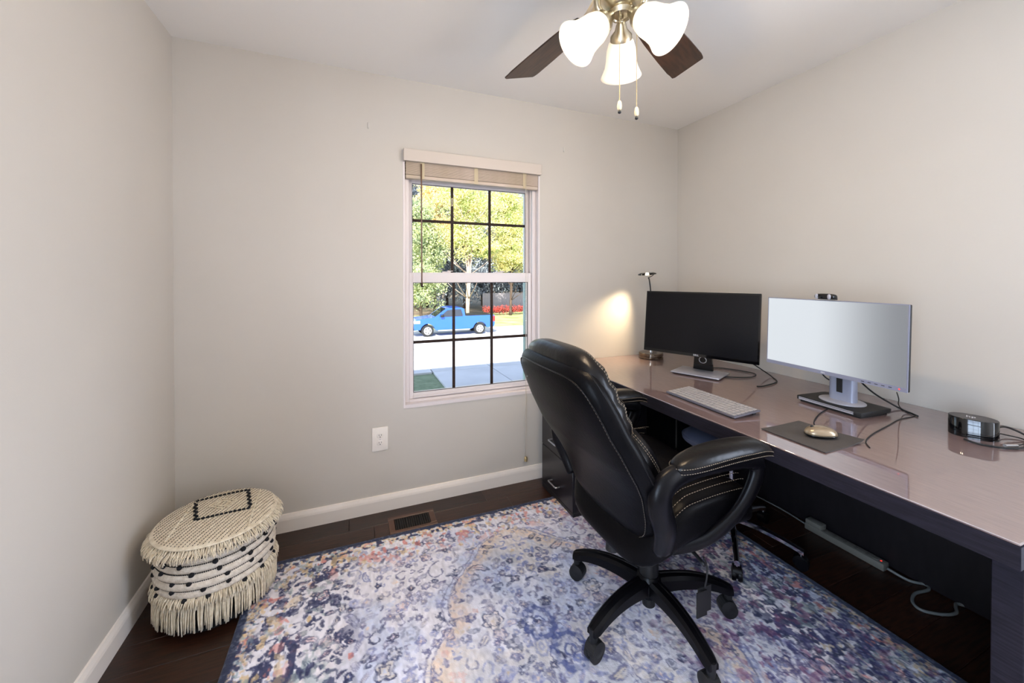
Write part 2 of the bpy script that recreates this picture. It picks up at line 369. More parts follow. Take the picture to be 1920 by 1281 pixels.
# ------------------------------------------------------------------ blind on the window
bl = thing('window_blind', 'raised whitewashed slat blind with cream valance at the top of the window', 'blind', (0, 0, 0))
bm = bmesh.new(); box(bm, (WX0 + .002, -.034, 1.972), (WX1 - .003, -.026, 2.040), .002, 1); box(bm, (WX0 + .002, -.028, 1.972), (WX0 + .008, -.002, 2.04)); box(bm, (WX1 - .009, -.028, 1.972), (WX1 - .003, -.002, 2.04))
fin(bm, 'valance', VALM, bl)
obox('head_rail', (WX0 + .014, .001, 1.985), (WX1 - .014, .034, 2.026), VALM, bl, .002)
me = None
for k in range(20):
    z = 1.902 + k * .0040
    if me is None:
        bm = bmesh.new(); box(bm, (WX0 + .016, -.006, 0), (WX1 - .016, .032, .0031), .0006, 1); o = fin(bm, 'slat', BLINDM, bl, (0, 0, z)); me = o.data
    else: o = link('slat', me, None, bl, (random.uniform(-.0015, .0015), random.uniform(-.001, .001), z))
obox('bottom_rail', (WX0 + .016, -.006, 1.880), (WX1 - .016, .032, 1.900), BLINDM, bl, .003)
for x in (WX0 + .11, 1.48, WX1 - .11):
    obox('ladder_tape', (x - .012, -.0075, 1.881), (x + .012, -.0062, 1.982), mat('ladder_tape', (200, 184, 152), .8), bl)
ptube('tilt_wand', [(1.150, -.014, 1.965), (1.150, -.015, 1.6), (1.151, -.016, 1.275)], .0042, mat('brown_wand', (120, 92, 74), .4), bl, 2, 8)
bm = bmesh.new(); lathe(bm, [(.003, .012), (.006, .008), (.006, -.012), (.003, -.016)], 10, Matrix.Translation((1.151, -.016, 1.270))); fin(bm, 'wand_tip', MUNT, bl, smooth=True)
for dx in (0, .006):
    ptube('lift_cord', [(1.806 + dx, -.012, 1.968), (1.806 + dx, -.016, 1.2), (1.805 + dx * .5, -.020, .60), (1.803, -.024, .165)], .0011, mat('cord_%d' % (dx * 1000), (206, 196, 180), .8), bl, 3, 5)
bm = bmesh.new(); lathe(bm, [(.003, .016), (.008, .012), (.011, .0), (.009, -.010), (.011, -.014), (.004, -.017)], 12, Matrix.Translation((1.803, -.026, .150))); fin(bm, 'cord_tassel', BRASS, bl, smooth=True)

# outlet, wall anchors
ot = thing('wall_outlet', 'white duplex outlet plate low on the window wall', 'outlet', (0.9205, 0, 0.407))
obox('cover_plate', (-.043, -.007, -.066), (.043, 0, .066), IVORYP, ot, .004)
for s in (1, -1):
    bm = bmesh.new(); pad(bm, .017, .0145, 3, .002, .001, lambda x, y, h: (x, -.007 - h, y + s * .0205), 5, 20); rc = fin(bm, 'receptacle', IVORYP, ot, smooth=True)
    bm = bmesh.new()
    for q in (-.0062, .0062): cbox(bm, (q, -.0093, s * .0205 + .003), (.0022, .0012, .0085))
    lathe(bm, [(.0026, 0), (.0026, .0012)], 8, Matrix.Translation((0, -.0088, s * .0205 - .0075)) @ Matrix.Rotation(R(90), 4, 'X')); fin(bm, 'slot', SLOTM, rc)
bm = bmesh.new(); lathe(bm, [(.0028, 0), (.0022, .0012)], 8, Matrix.Translation((0, -.007, 0)) @ Matrix.Rotation(R(90), 4, 'X')); fin(bm, 'screw', SILVER, ot)
for (x, z, lb) in ((.864, 2.149, 'small white curtain hook mark left above the window'), (2.09, 2.165, 'small white curtain hook mark right above the window')):
    bm = bmesh.new(); cbox(bm, (x, -.003, z), (.006, .006, .034), .0015, 1); cbox(bm, (x, -.007, z - .012), (.004, .006, .008), .001, 1)
    tag(fin(bm, 'wall_hook', mat('hook_white', (214, 208, 200), .5)), lb, 'hook', 'hooks above the window')

# floor register
fr = thing('floor_register', 'brown floor vent register between the rug and the window wall', 'vent', (1.075, -.166, 0))
bm = bmesh.new(); w, d = .122, .072
box(bm, (-w, -d, .0), (w, -d + .022, .006), .002, 1); box(bm, (-w, d - .022, .0), (w, d, .006), .002, 1)
box(bm, (-w, -d + .022, .0), (-w + .03, d - .022, .006), .002, 1); box(bm, (w - .03, -d + .022, 0), (w, d - .022, .006), .002, 1)
fin(bm, 'register_frame', mat('register_brown', (84, 54, 38), .35), fr)
obox('duct_opening', (-w + .03, -d + .022, 0.0003), (w - .03, d - .022, .001), mat('duct_black', (4, 4, 4), .9), fr)
sm = None
for k in range(16):
    x = -w + .036 + k * .0115
    if sm is None:
        bm = bmesh.new(); box(bm, (-.0012, -.049, .001), (.0012, .049, .0055), 0, 1); o = fin(bm, 'slat', mat('slat_dark', (40, 28, 22), .4), fr, (x, 0, 0)); sm = o.data
    else: link('slat', sm, None, fr, (x, 0, 0))

# ------------------------------------------------------------------ rug (pattern computed per vertex, colour only)
def vnoise(X, Y, f, seed):
    g = np.random.default_rng(seed).random((260, 260)); x = X * f + 7.3; y = Y * f + 3.1
    xi = np.floor(x).astype(int); yi = np.floor(y).astype(int); u = x - xi; v = y - yi; u = u * u * (3 - 2 * u); v = v * v * (3 - 2 * v)
    xi %= 259; yi %= 259
    return (g[xi, yi] * (1 - u) + g[xi + 1, yi] * u) * (1 - v) + (g[xi, yi + 1] * (1 - u) + g[xi + 1, yi + 1] * u) * v
def fbm(X, Y, f, seed, o=3): return sum(vnoise(X, Y, f * 2 ** k, seed + k) * .5 ** k for k in range(o)) / sum(.5 ** k for k in range(o))
RX0, RY0, RLX, RLY = 0.375, -0.245, 2.245, 2.60
NX, NY = 620, 700
gx, gy = np.meshgrid(np.linspace(0, RLX, NX), np.linspace(0, RLY, NY), indexing='ij')
def ss(a, b, x): t = np.clip((x - a) / (b - a), 0, 1); return t * t * (3 - 2 * t)
def rugcol():
    wx = (fbm(gx, gy, 14, 1) - .5) * .022 + (vnoise(gx, gy, 100, 2) - .5) * .007; wy = (fbm(gx, gy, 14, 5) - .5) * .022 + (vnoise(gx, gy, 100, 6) - .5) * .007
    A = gx + wx; B = gy + wy
    c = np.ones((NX, NY, 3)) * np.array([233, 230, 238.])
    def paint(m, col):
        m = np.clip(m, 0, 1)[..., None]; c[:] = c * (1 - m) + np.array(col, float) * m
    navy, ink, peri, pale = (40, 46, 84), (98, 98, 138), (132, 138, 184), (188, 198, 224)
    peach, tan, coral, ochre, teal, wine = (236, 206, 182), (222, 204, 180), (214, 128, 120), (216, 186, 136), (140, 166, 174), (120, 62, 104)
    paint(ss(.52, .70, fbm(gx, gy, 4, 21)) * .65, pale); paint(ss(.56, .72, fbm(gx, gy, 5, 31)) * .35, (226, 212, 206))
    ac, bc = RLX / 2, 1.25; tb = np.clip(np.abs(B - bc) / 1.08, 0, 1)
    Wd = .50 * (1 - tb ** 2) ** .62 * (1 + .16 * np.abs(np.sin((B - bc) * 10.5 + .3))) ; d = Wd - np.abs(A - ac)
    paint(ss(.02, .04, d) * (1 - ss(.07, .13, d)) * .65, peach); paint(ss(.0, .01, d) * ss(.48, .6, fbm(gx, gy, 3.2, 41)) * .40, tan)
    brk = .45 + .55 * (vnoise(gx, gy, 70, 8) > .38)
    for q in (0.004, .028): paint((1 - ss(.002, .005, np.abs(d - q))) * .75 * brk, ink)
    d2 = .30 - (np.abs(A - ac) + .62 * np.abs(B - bc)) - .02 * np.sin(np.arctan2(B - bc, A - ac) * 12)
    paint(ss(0, .01, d2) * .35, pale); paint((1 - ss(.002, .005, np.abs(d2))) * .7 * brk, ink); paint((1 - ss(.002, .005, np.abs(d2 - .03))) * .5 * brk, ink)
    rs = np.random.default_rng(5)
    def win(cx, cy, r):
        i0 = max(0, int((cx - r) / RLX * NX)); i1 = min(NX, int((cx + r) / RLX * NX) + 2); j0 = max(0, int((cy - r) / RLY * NY)); j1 = min(NY, int((cy + r) / RLY * NY) + 2)
        return (slice(i0, max(i0, i1)), slice(j0, max(j0, j1)))
    def wp(sl, m, col):
        m = (np.clip(m, 0, 1) * brk[sl])[..., None]; c[sl] = c[sl] * (1 - m) + np.array(col, float) * m
    LW = .0052
    def band(v, w): return 1 - ss(w * .45, w, np.abs(v))
    def rosette(cx, cy, Rr, n, ph_, o, f, k, sat):
        sl = win(cx, cy, Rr * 1.5); x = A[sl] - cx; y = B[sl] - cy; r = np.hypot(x, y); th = np.arctan2(y, x)
        Rp = Rr * (1 + .20 * np.cos(n * th + ph_)); wp(sl, (1 - ss(.85, 1.0, r / Rp)) * .42 * sat, f)
        wp(sl, band(r - Rp, LW) * sat, o); wp(sl, band(r - Rp * .58, LW * .8) * sat * .8, o)
        for q in range(n):
            a = (q * 2 * np.pi - ph_) / n + np.pi / n; wp(sl, band(np.hypot(x - Rr * .8 * np.cos(a), y - Rr * .8 * np.sin(a)) - Rr * .16, LW * .7) * sat * .6, o)
        wp(sl, (1 - ss(.16, .26, r / Rp)) * sat * .8, k)
    def ring(cx, cy, Rr, o, sat):
        sl = win(cx, cy, Rr * 1.5); x = A[sl] - cx; y = B[sl] - cy; r = np.hypot(x, y * .8) / Rr; th = np.arctan2(y, x)
        wp(sl, (1 - ss(.10, .22, np.abs(r - .82 - .06 * np.cos(9 * th)))) * sat * .75, o); wp(sl, band((r - .3) * Rr, LW) * sat * .7, o)
    def scroll(cx, cy, Rr, a0, col, sat):
        sl = win(cx, cy, Rr * 1.5); x = A[sl] - cx; y = B[sl] - cy; r = np.hypot(x, y); th = (np.arctan2(y, x) - a0) % (2 * np.pi)
        wp(sl, band(r - Rr * (.35 + .65 * th / 5.2), LW) * (th < 5.2) * sat, col)
    def leaf(cx, cy, L, a0, o, f, sat):
        sl = win(cx, cy, L * 1.4); x = (A[sl] - cx) * math.cos(a0) + (B[sl] - cy) * math.sin(a0); y = -(A[sl] - cx) * math.sin(a0) + (B[sl] - cy) * math.cos(a0)
        y = y + x * x * 6; e = np.hypot(x / L, y / (L * .42)); wp(sl, (1 - ss(.85, 1, e)) * .45 * sat, f); wp(sl, band((e - 1) * L * .5, LW) * sat, o); wp(sl, band(y, LW * .6) * (e < 1) * sat, o)
    def blot(cx, cy, Rr, col, sat):
        sl = win(cx, cy, Rr * 1.3); r = np.hypot(A[sl] - cx, B[sl] - cy) / Rr
        wp(sl, (ss(.46, .56, fbm(A[sl], B[sl], 60, int(cx * 97) + 3) + .22 - r * .35)) * (r < 1.1) * sat, col)
    pal = [peach, (220, 168, 158), pale, ochre, tan, peri]; pts = []
    for _ in range(9000):
        x, y = rs.random() * RLX / 2, .10 + rs.random() * (RLY / 2 - .06); rr = rs.choice([.012, .017, .024, .034, .048], p=[.36, .30, .2, .1, .04])
        if all((x - a) ** 2 + (y - b) ** 2 > (rr + q) ** 2 * .95 for a, b, q in pts): pts.append((x, y, rr))
    for (x, y, rr) in pts:
        t = rs.random(); ph_ = rs.random() * 6.28; n = int(rs.choice([4, 5, 6, 8])); f = pal[rs.integers(6)]; f2 = pal[rs.integers(6)]
        edge = x < .40; sat = .9 if edge else .45 + .45 * rs.random(); o = navy if (edge or rs.random() < .16) else (ink if rs.random() < .62 else peri)
        for mx in (0, 1):
            for my in (0, 1):
                X = RLX - x if mx else x; Yy = 2.5 - y if my else y
                s2 = sat * rs.uniform(.7, 1); oo = (76, 70, 122) if (X > 1.45 and o is ink) else o
                ff = wine if (X > 1.4 and rs.random() < .22) else (coral if edge and rs.random() < .4 else f)
                if t < .34: rosette(X, Yy, rr, n, ph_, oo, ff, f2, s2)
                elif t < .52: scroll(X, Yy, rr * 1.15, ph_, oo, s2)
                elif t < .78: leaf(X, Yy, rr * 1.1, ph_ if not mx else 3.14 - ph_, oo, ff, s2)
                elif t < .84: ring(X, Yy, rr * .9, oo, s2 * .8)
                else: blot(X, Yy, rr * 1.1, oo if rs.random() < .6 else ff, s2)
    for q in ((1.115, .875), (1.055, .735)): ring(q[0], q[1], .066, (70, 82, 142), .95)
    de0 = np.minimum(np.minimum(gx, RLX - gx), np.minimum(gy, RLY - gy)); de = de0 + (fbm(gx, gy, 60, 77) - .5) * .012; side = np.minimum(gx, RLX - gx)
    g2 = lambda f_, sd: fbm(A, B, f_, sd) * .75 + vnoise(gx, gy * .5, 100, sd + 1) * .25
    paint(ss(.56, .61, g2(26, 61)) * (1 - ss(.30, .46, side)) * .88, navy)
    paint((ss(.60, .65, g2(24, 71)) * (1 - ss(.10, .26, de))) * .75, coral); paint((ss(.63, .67, g2(26, 81)) * (1 - ss(.10, .30, de))) * .7, ochre)
    paint(ss(.60, .66, g2(24, 99)) * (1 - ss(.25, .44, side)) * .6, (150, 166, 168))
    paint(ss(.56, .61, g2(38, 91)) * ss(1.60, 1.95, gx) * .8, (54, 56, 108)); paint(ss(.60, .65, g2(30, 95)) * ss(1.35, 1.6, gx) * .5, wine)
    spk = vnoise(gx, gy, 110, 13); ed = (1 - ss(.065, .080, de))
    paint(ed * ss(.5, .65, spk) * .6, ochre); paint(ed * (spk < .30) * .6, teal); paint(ed * ss(.55, .68, vnoise(gx, gy, 75, 15)) * .9, navy)
    paint((1 - ss(.024, .034, de)) * (.72 + .28 * (spk > .35)), (34, 44, 74))
    st = vnoise(gx, gy * .45, 120, 17); c[:] *= (.95 + .14 * st)[..., None]
    wear = ss(.42, .72, vnoise(gx, gy, 115, 19)) * .36 * ss(.30, .60, fbm(gx, gy, 6, 23)); paint(wear * (de > .03), (234, 232, 240))
    return np.clip(c, 0, 255) / 255
rc = rugcol(); rl_ = np.where(rc <= .04045, rc / 12.92, ((rc + .055) / 1.055) ** 2.4)
me = bpy.data.meshes.new('rug')
hz = .0105 + (vnoise(gx, gy, 130, 33) - .5) * .0018 + (rc.mean(2) - .6) * .0015
edge = np.minimum(np.minimum(gx, RLX - gx), np.minimum(gy, RLY - gy)); hz *= ss(-.004, .006, edge); hz = np.maximum(hz, .0015)
co = np.stack([gx, -gy, hz], -1).reshape(-1, 3)
idx = np.arange(NX * NY).reshape(NX, NY); q = np.stack([idx[:-1, :-1], idx[:-1, 1:], idx[1:, 1:], idx[1:, :-1]], -1).reshape(-1, 4)
me.vertices.add(len(co)); me.vertices.foreach_set('co', co.ravel().astype(np.float32)); me.loops.add(q.size); me.loops.foreach_set('vertex_index', q.ravel().astype(np.int32))
me.polygons.add(len(q)); me.polygons.foreach_set('loop_start', np.arange(0, q.size, 4, dtype=np.int32)); me.update(calc_edges=True)
ca = me.color_attributes.new('weave', 'FLOAT_COLOR', 'POINT'); ca.data.foreach_set('color', np.concatenate([rl_.reshape(-1, 3), np.ones((NX * NY, 1))], 1).ravel().astype(np.float32))
if sum(me.polygons[0].normal) < 0: me.flip_normals()
rm = mat('rug_wool', (255, 255, 255), 0.95, bump=0.35, bscale=260, sheen=0.15)
nt = rm.node_tree; at_ = nt.nodes.new('ShaderNodeVertexColor'); at_.layer_name = 'weave'; nt.links.new(at_.outputs[0], nt.nodes['Principled BSDF'].inputs['Base Color'])
tag(link('area_rug', me, rm, None, (RX0, RY0, 0)), 'distressed ivory and navy oriental rug with scalloped medallion', 'rug')

#@@PART2
# ------------------------------------------------------------------ desk
DX0, DX1, DY0, DY1, DZ = 2.088, 3.076, -1.945, -0.004, 0.750
dk = thing('desk', 'long espresso wood desk with glossy top along the right wall', 'desk', (0, 0, 0))
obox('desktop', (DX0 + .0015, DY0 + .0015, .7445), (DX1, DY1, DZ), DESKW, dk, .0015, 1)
obox('desk_edge', (DX0, DY0, .692), (DX1, DY1, .7443), DESKF, dk, .0015, 1)
obox('end_leg', (2.122, -1.941, .0), (3.02, -1.893, .678), DESKF, dk, .002, 1)
obox('leg_spacer', (2.16, -1.935, .678), (3.0, -1.90, .692), DESKD, dk)
obox('end_panel', (2.42, -.055, .0), (3.02, -.020, .692), DESKD, dk, .002, 1)
obox('back_panel', (3.030, -1.893, .004), (3.048, -.055, .692), DESKD, dk, .001, 1)
# file cabinet
cb = thing('file_cabinet', 'black lacquer drawer cabinet with silver pulls beside the window wall', 'cabinet', (1.88, -.29, 0))
obox('body', (.018, -.187, .030), (.50, .187, .688), CABW, cb, .002, 1)
obox('plinth', (.002, -.185, 0), (.49, .185, .030), DESKD, cb, .001, 1)
for z0, z1, pz in ((.034, .270, .108), (.274, .518, .350), (.522, .686, .610)):
    dr = obox('drawer', (.0, -.185, z0), (.018, .185, z1), CABW, cb, .0015, 1)
    bm = bmesh.new(); tube(bm, catmull([(-.001, .045, pz), (-.022, .045, pz), (-.030, .038, pz), (-.030, 0, pz), (-.030, -.038, pz), (-.022, -.045, pz), (-.001, -.045, pz)], 4), .0048, 8)
    tag(fin(bm, 'pull_handle', SILVER, dr, smooth=True), 'silver pull handle')

# ------------------------------------------------------------------ executive chair
def make_exec():
    t = thing('executive_chair', 'large black leather executive chair with cream stitching on the rug', 'chair', (1.837, -1.112, .0115))
    base = fin((lambda bm: (lathe(bm, [(.040, .085), (.050, .095), (.052, .135), (.044, .158), (.038, .166)], 28), bm)[1])(bmesh.new()), 'hub', PLAST, t, smooth='auto')
    bm = bmesh.new(); lathe(bm, [(.020, .040), (.024, .044), (.024, .085)], 18); fin(bm, 'hub_plug', PLASTM, t, smooth='auto')
    # one leg (along +x), copied five times
    bm = bmesh.new(); rl = []
    for s in np.linspace(0, 1, 14):
        x = .034 + s * .284; zt = .158 + .012 * math.sin(s * 2.4) - .052 * s ** 2.6; h = .052 - .020 * s; w = .029 - .008 * s
        if s > .93: h *= .8; w *= .85
        sec = [(-w, -h), (-w, -.010), (-w * .62, 0), (-w * .30, .0), (-w * .22, -.0035), (w * .22, -.0035), (w * .30, 0), (w * .62, 0), (w, -.010), (w, -h)]
        rl.append([Vector((x, a, zt + b)) for a, b in sec])
    rings(bm, rl); leg = fin(bm, 'leg', PLAST, t, smooth='auto')
    def caster(parent):
        c = None; bm = bmesh.new(); cyl(bm, (.306, 0, .060), (.306, 0, .112), .013, .016, 12)
        fr_ = fin(bm, 'caster', PLASTM, parent, smooth='auto')
        bm = fr_.data; b2 = bmesh.new(); b2.from_mesh(bm)
        for s in (1, -1):
            mt = Matrix.Translation((.306, s * .013, .0285)) @ Matrix.Rotation(R(90), 4, 'X')
            lathe(b2, [(.006, -.009), (.024, -.009), (.0280, -.006), (.0280, .006), (.024, .009), (.006, .009)], 22, mt)
        lathe(b2, [(.004, -.0245), (.030, -.020), (.031, 0), (.030, .020), (.004, .0245)], 22, Matrix.Translation((.300, 0, .038)) @ Matrix.Rotation(R(90), 4, 'X'))
        bmesh.ops.recalc_face_normals(b2, faces=b2.faces); b2.to_mesh(bm); b2.free(); return fr_
    cs = caster(leg)
    for k in range(5):
        a = R(49.5 + 72 * k)
        if k == 0: leg.rotation_euler = (0, 0, a)
        else:
            l2 = dup(leg, rot=(0, 0, a)); c2 = dup(cs); c2.parent = l2
    bm = bmesh.new(); lathe(bm, [(.036, .150), (.036, .235), (.031, .240), (.031, .315), (.027, .320), (.027, .385)], 24); fin(bm, 'gas_cylinder', PLASTM, t, smooth='auto')
    bm = bmesh.new(); box(bm, (-.16, -.10, .375), (.12, .10, .400), .008, 2); box(bm, (-.19, -.05, .345), (.06, .05, .378), .01, 2); fin(bm, 'tilt_mechanism', PLASTM, t, smooth='auto')
    ptube('height_lever', [(.02, -.06, .365), (.03, -.16, .36), (.02, -.24, .352)], .006, PLASTM, t, 4, 8)
    bm = bmesh.new(); cyl(bm, (-.17, 0, .30), (-.17, 0, .35), .024, .020); fin(bm, 'tilt_knob', PLASTM, t, smooth='auto')
    # seat
    def smap(x, y, h):
        u = x + .035; bol = .040 * max(0, abs(y) / .26) ** 3
        z = .470 + .030 * math.sin((u + .24) * 4.6) - .055 * max(0, (u - .17) / .12) ** 2 - .070 * max(0, (-.06 - u) / .14) ** 1.5
        return (u, y, z + h + (bol if h > 0 else 0))
    bm = bmesh.new(); pad(bm, .262, .268, 4.5, .085, .072, smap, 18, 72, 4.5, puff=lambda x, y: .010 * math.cos(x * 9) * math.cos(y * 7)); seat = fin(bm, 'seat', LEATH, t, smooth=True)
    for s in (1, -1):
        for off, zz in ((0, .0), (-.020, .012), (.012, -.016)):
            pts = []
            for u in np.linspace(-.185, .20, 24):
                b_ = smap(u - .035, s * (.236 + off), 0); pts.append((u, s * (.243 + off * .9), b_[2] + .083 + zz + .002 + (0.038 * (abs(.24) / .26) ** 3 if 0 else .026) - (.010 if off > 0 else 0)))
            bm = bmesh.new(); stitch(bm, pts, .0010, .007, .004); fin(bm, 'seat_stitching', THREAD, seat)
    # back
    ZS = [.42, .50, .55, .60, .65, .70, .75, .80, .85, .90, .95, 1.0, 1.06]
    US = [-.190, -.216, -.228, -.246, -.270, -.302, -.335, -.362, -.390, -.413, -.437, -.459, -.475]
    WS = [.205, .240, .250, .262, .283, .302, .310, .303, .290, .281, .270, .260, .245]
    U = lambda z: float(np.interp(z, ZS, US)); Wf = lambda z: float(np.interp(z, ZS, WS))
    nv = lambda z: (0.89, 0.45)
    def shell(x, y, h):
        z = .735 + x; w = Wf(z) / .30; u = U(z) + .052 - .020 * (1 - (y / .30) ** 2) * (1 if h < 0 else 0)
        return (u + h * .93, y * w, z + h * .30)
    bm = bmesh.new(); pad(bm, .300, .300, 7, .040, .052, shell, 18, 96, 7); bk = fin(bm, 'backrest', LEATH, t, smooth=True)
    # seams on the rear shell
    for ins, hh in ((.022, -.0365), (.001, .001)):
        pts = []
        for th in np.linspace(0, 2 * math.pi, 150):
            c, s = se(th, 7); x = (.300 - ins) * c; y = (.300 - ins) * s
            pts.append(shell(x, y, hh))
        bm = bmesh.new(); tube(bm, pts[:-1], .0022, 5, True); fin(bm, 'piping', LEATH2, bk, smooth=True)
        pts = [(p[0] - .0015, p[1] * .993, p[2]) for p in pts]
        bm = bmesh.new(); stitch(bm, pts, .0009, .006, .005); fin(bm, 'back_stitching', THREAD, bk)
    # head cushion and lumbar cushion
    def head(x, y, h):
        z = .925 + x; w = Wf(z) * .93 / .25; wr = .0035 * math.sin(x * 120 + y * 9) * max(0, 1 - abs(x) / .17) * (1 if h > 0 else 0)
        return (U(min(z, 1.0)) + .070 + h * .92 + wr - .03 * max(0, (z - 1.0) / .08), y * w, z + h * .28 + wr)
    bm = bmesh.new(); pad(bm, .150, .250, 3.6, .078, .05, head, 18, 72, 3.6); hc = fin(bm, 'head_cushion', LEATH2, t, smooth=True)
    def lumb(x, y, h):
        z = .665 + x; w = Wf(z) * .90 / .25
        return (U(z) + .07 + h * .92, y * w, z + h * .26)
    bm = bmesh.new(); pad(bm, .175, .240, 3.2, .125, .05, lumb, 16, 64, 2.6); lc = fin(bm, 'lumbar_cushion', LEATH2, t, smooth=True)
    for fn_, a_, b_, par, ex, hs in ((head, .150, .250, hc, 3.6, (.0345, .0415)), (lumb, .175, .240, lc, 3.2, (.048, .058))):
        for hh, k in zip(hs, (.955, .93)):
            pts = []
            for th in np.linspace(0, 2 * math.pi, 120):
                c, s = se(th, ex); pts.append(fn_(a_ * k * c, b_ * k * s, hh))
            bm = bmesh.new(); stitch(bm, pts, .0010, .006, .004); fin(bm, 'cushion_stitching', THREAD, par)
    # badge on the back and side tag
    bm = bmesh.new(); BM = Matrix.Translation((-.4405, .122, .930)) @ Matrix.Rotation(R(4), 4, 'Z') @ Matrix.Rotation(R(-25), 4, 'Y'); cbox(bm, (0, 0, 0), (.003, .052, .020), .0, 1, BM)
    bd = fin(bm, 'badge', mat('dark_metal_badge', (70, 70, 74), .25, 1.0), t)
    bm = bmesh.new()
    bm.free()
    for s in (-1, 1):
        bm = bmesh.new(); lathe(bm, [(.0032, -.003), (.0024, .003)], 8, BM @ Matrix.Translation((-.001, s * .031, 0)) @ Matrix.Rotation(R(90), 4, 'Y')); fin(bm, 'rivet', SILVER, bd)
    bm = bmesh.new(); cbox(bm, (-.166, -.246, .575), (.012, .0016, .050), .0004, 1); tg = fin(bm, 'side_label', PLASTM, t)
    bm = bmesh.new()
    for k, hgt in enumerate((.003, .0055, .004, .0055, .003, .004)): cbox(bm, (-.166, -.2475, .594 - k * .006), (hgt, .0006, .0036))
    fin(bm, 'label_lettering', WHITEINK, tg)
    bm = bmesh.new(); tube(bm, [(-.166 + .005 * math.cos(a), -.2475, .551 + .005 * math.sin(a)) for a in np.linspace(0, 6.28, 17)[:-1]], .0012, 5, True); fin(bm, 'label_ring', ORANGE, tg, smooth=True)
    # armrests
    for s in (-1, 1):
        V = s * .300
        path = catmull([(-.175, V * .86, .470), (-.195, V * .97, .550), (-.222, V, .625), (-.215, V, .680), (-.160, V, .712), (-.04, V, .722), (.09, V, .716), (.168, V, .700), (.186, V, .668), (.160, V, .610), (.115, V * .98, .550), (.045, V * .93, .490), (-.02, V * .85, .448), (-.10, V * .70, .420)], 5)
        n_ = len(path); rr = [float(np.interp(i / n_, [0, .10, .25, .34, .55, .64, .75, 1], [.030, .034, .034, .028, .027, .024, .021, .020])) for i in range(n_)]
        bm = bmesh.new(); tube(bm, path, rr, 14, flat=(1.15, .80), upv=(0, 1, 0)); ar = fin(bm, 'armrest', PLAST, t, smooth=True)
        def am(x, y, h): return (x + .032, y + V, .734 + h + .012 * math.sin((x + .20) * 7.5) - .02 * max(0, (x - .12) / .09) ** 2)
        bm = bmesh.new(); pad(bm, .208, .048, 3.0, .036, .026, am, 10, 56, 3.0); ap = fin(bm, 'arm_pad', LEATH2, ar, smooth=True)
        for hh in (.006, -.008):
            pts = []
            for th in np.linspace(0, 2 * math.pi, 130):
                c, q_ = se(th, 3.0)
                pts.append(am(.208 * c * .998, .0485 * q_ * .998, hh))
            bm = bmesh.new(); stitch(bm, pts, .0011, .005, .003); fin(bm, 'pad_stitching', THREAD, ar)
    # hanging tag
    ptube('tag_strap', [(.045, -.215, .355), (.052, -.222, .32), (.046, -.225, .285), (.040, -.222, .255)], .0035, PLASTM, t, 5, 6)
    bm = bmesh.new(); box(bm, (.012, -.224, .175), (.070, -.219, .262), .001, 1, Matrix.Rotation(R(0), 4, 'Z')); box(bm, (.0, -.230, .170), (.045, -.225, .255), .001, 1); hg = fin(bm, 'hang_tag', PLASTM, t)
    return t
make_exec()

# ------------------------------------------------------------------ stool under the desk
st = thing('task_stool', 'grey blue padded stool seat on chrome legs tucked under the desk', 'stool', (2.515, -.925, .0115))
bm = bmesh.new(); pad(bm, .215, .180, 3.2, .040, .035, lambda x, y, h: (x, y, .500 + h), 12, 56, 5); sst = fin(bm, 'seat', STOOLM, st, smooth=True)
bm = bmesh.new(); tube(bm, [(.2140 * se(a, 3.2)[0], .1790 * se(a, 3.2)[1], .510) for a in np.linspace(0, 2 * math.pi, 90)[:-1]], .003, 6, True); fin(bm, 'piping', STOOLM, sst, smooth=True)
obox('seat_plate', (-.12, -.12, .452), (.12, .12, .466), PLASTM, st, .004)
bm = bmesh.new(); lathe(bm, [(.030, .10), (.030, .20), (.024, .205), (.024, .30), (.013, .302), (.013, .455)], 20); fin(bm, 'gas_cylinder', CHROME, st, smooth='auto')
bm = bmesh.new(); rl = []
for s in np.linspace(0, 1, 10):
    x = .02 + s * .27; z = .118 - .040 * s ** 2.2; rl.append([Vector((x, a * (1 - .25 * s), z + b)) for a, b in ((-.014, -.010), (-.014, .004), (-.007, .010), (.007, .010), (.014, .004), (.014, -.010))])
rings(bm, rl); cyl(bm, (.280, 0, .050), (.280, 0, .085), .009); lg = fin(bm, 'leg', CHROME, st, smooth='auto')
bm = bmesh.new()
for s in (1, -1): lathe(bm, [(.005, -.008), (.025, -.008), (.027, 0), (.025, .008), (.005, .008)], 18, Matrix.Translation((.284, s * .012, .0275)) @ Matrix.Rotation(R(90), 4, 'X'))
lathe(bm, [(.004, -.021), (.028, -.017), (.028, .017), (.004, .021)], 16, Matrix.Translation((.278, 0, .036)) @ Matrix.Rotation(R(90), 4, 'X'))
cs = fin(bm, 'caster', PLAST, lg, smooth='auto')
for k in range(5):
    a = R(-137 + 72 * k)
    if k == 0: lg.rotation_euler = (0, 0, a)
    else: l2 = dup(lg, rot=(0, 0, a)); c2 = dup(cs); c2.parent = l2

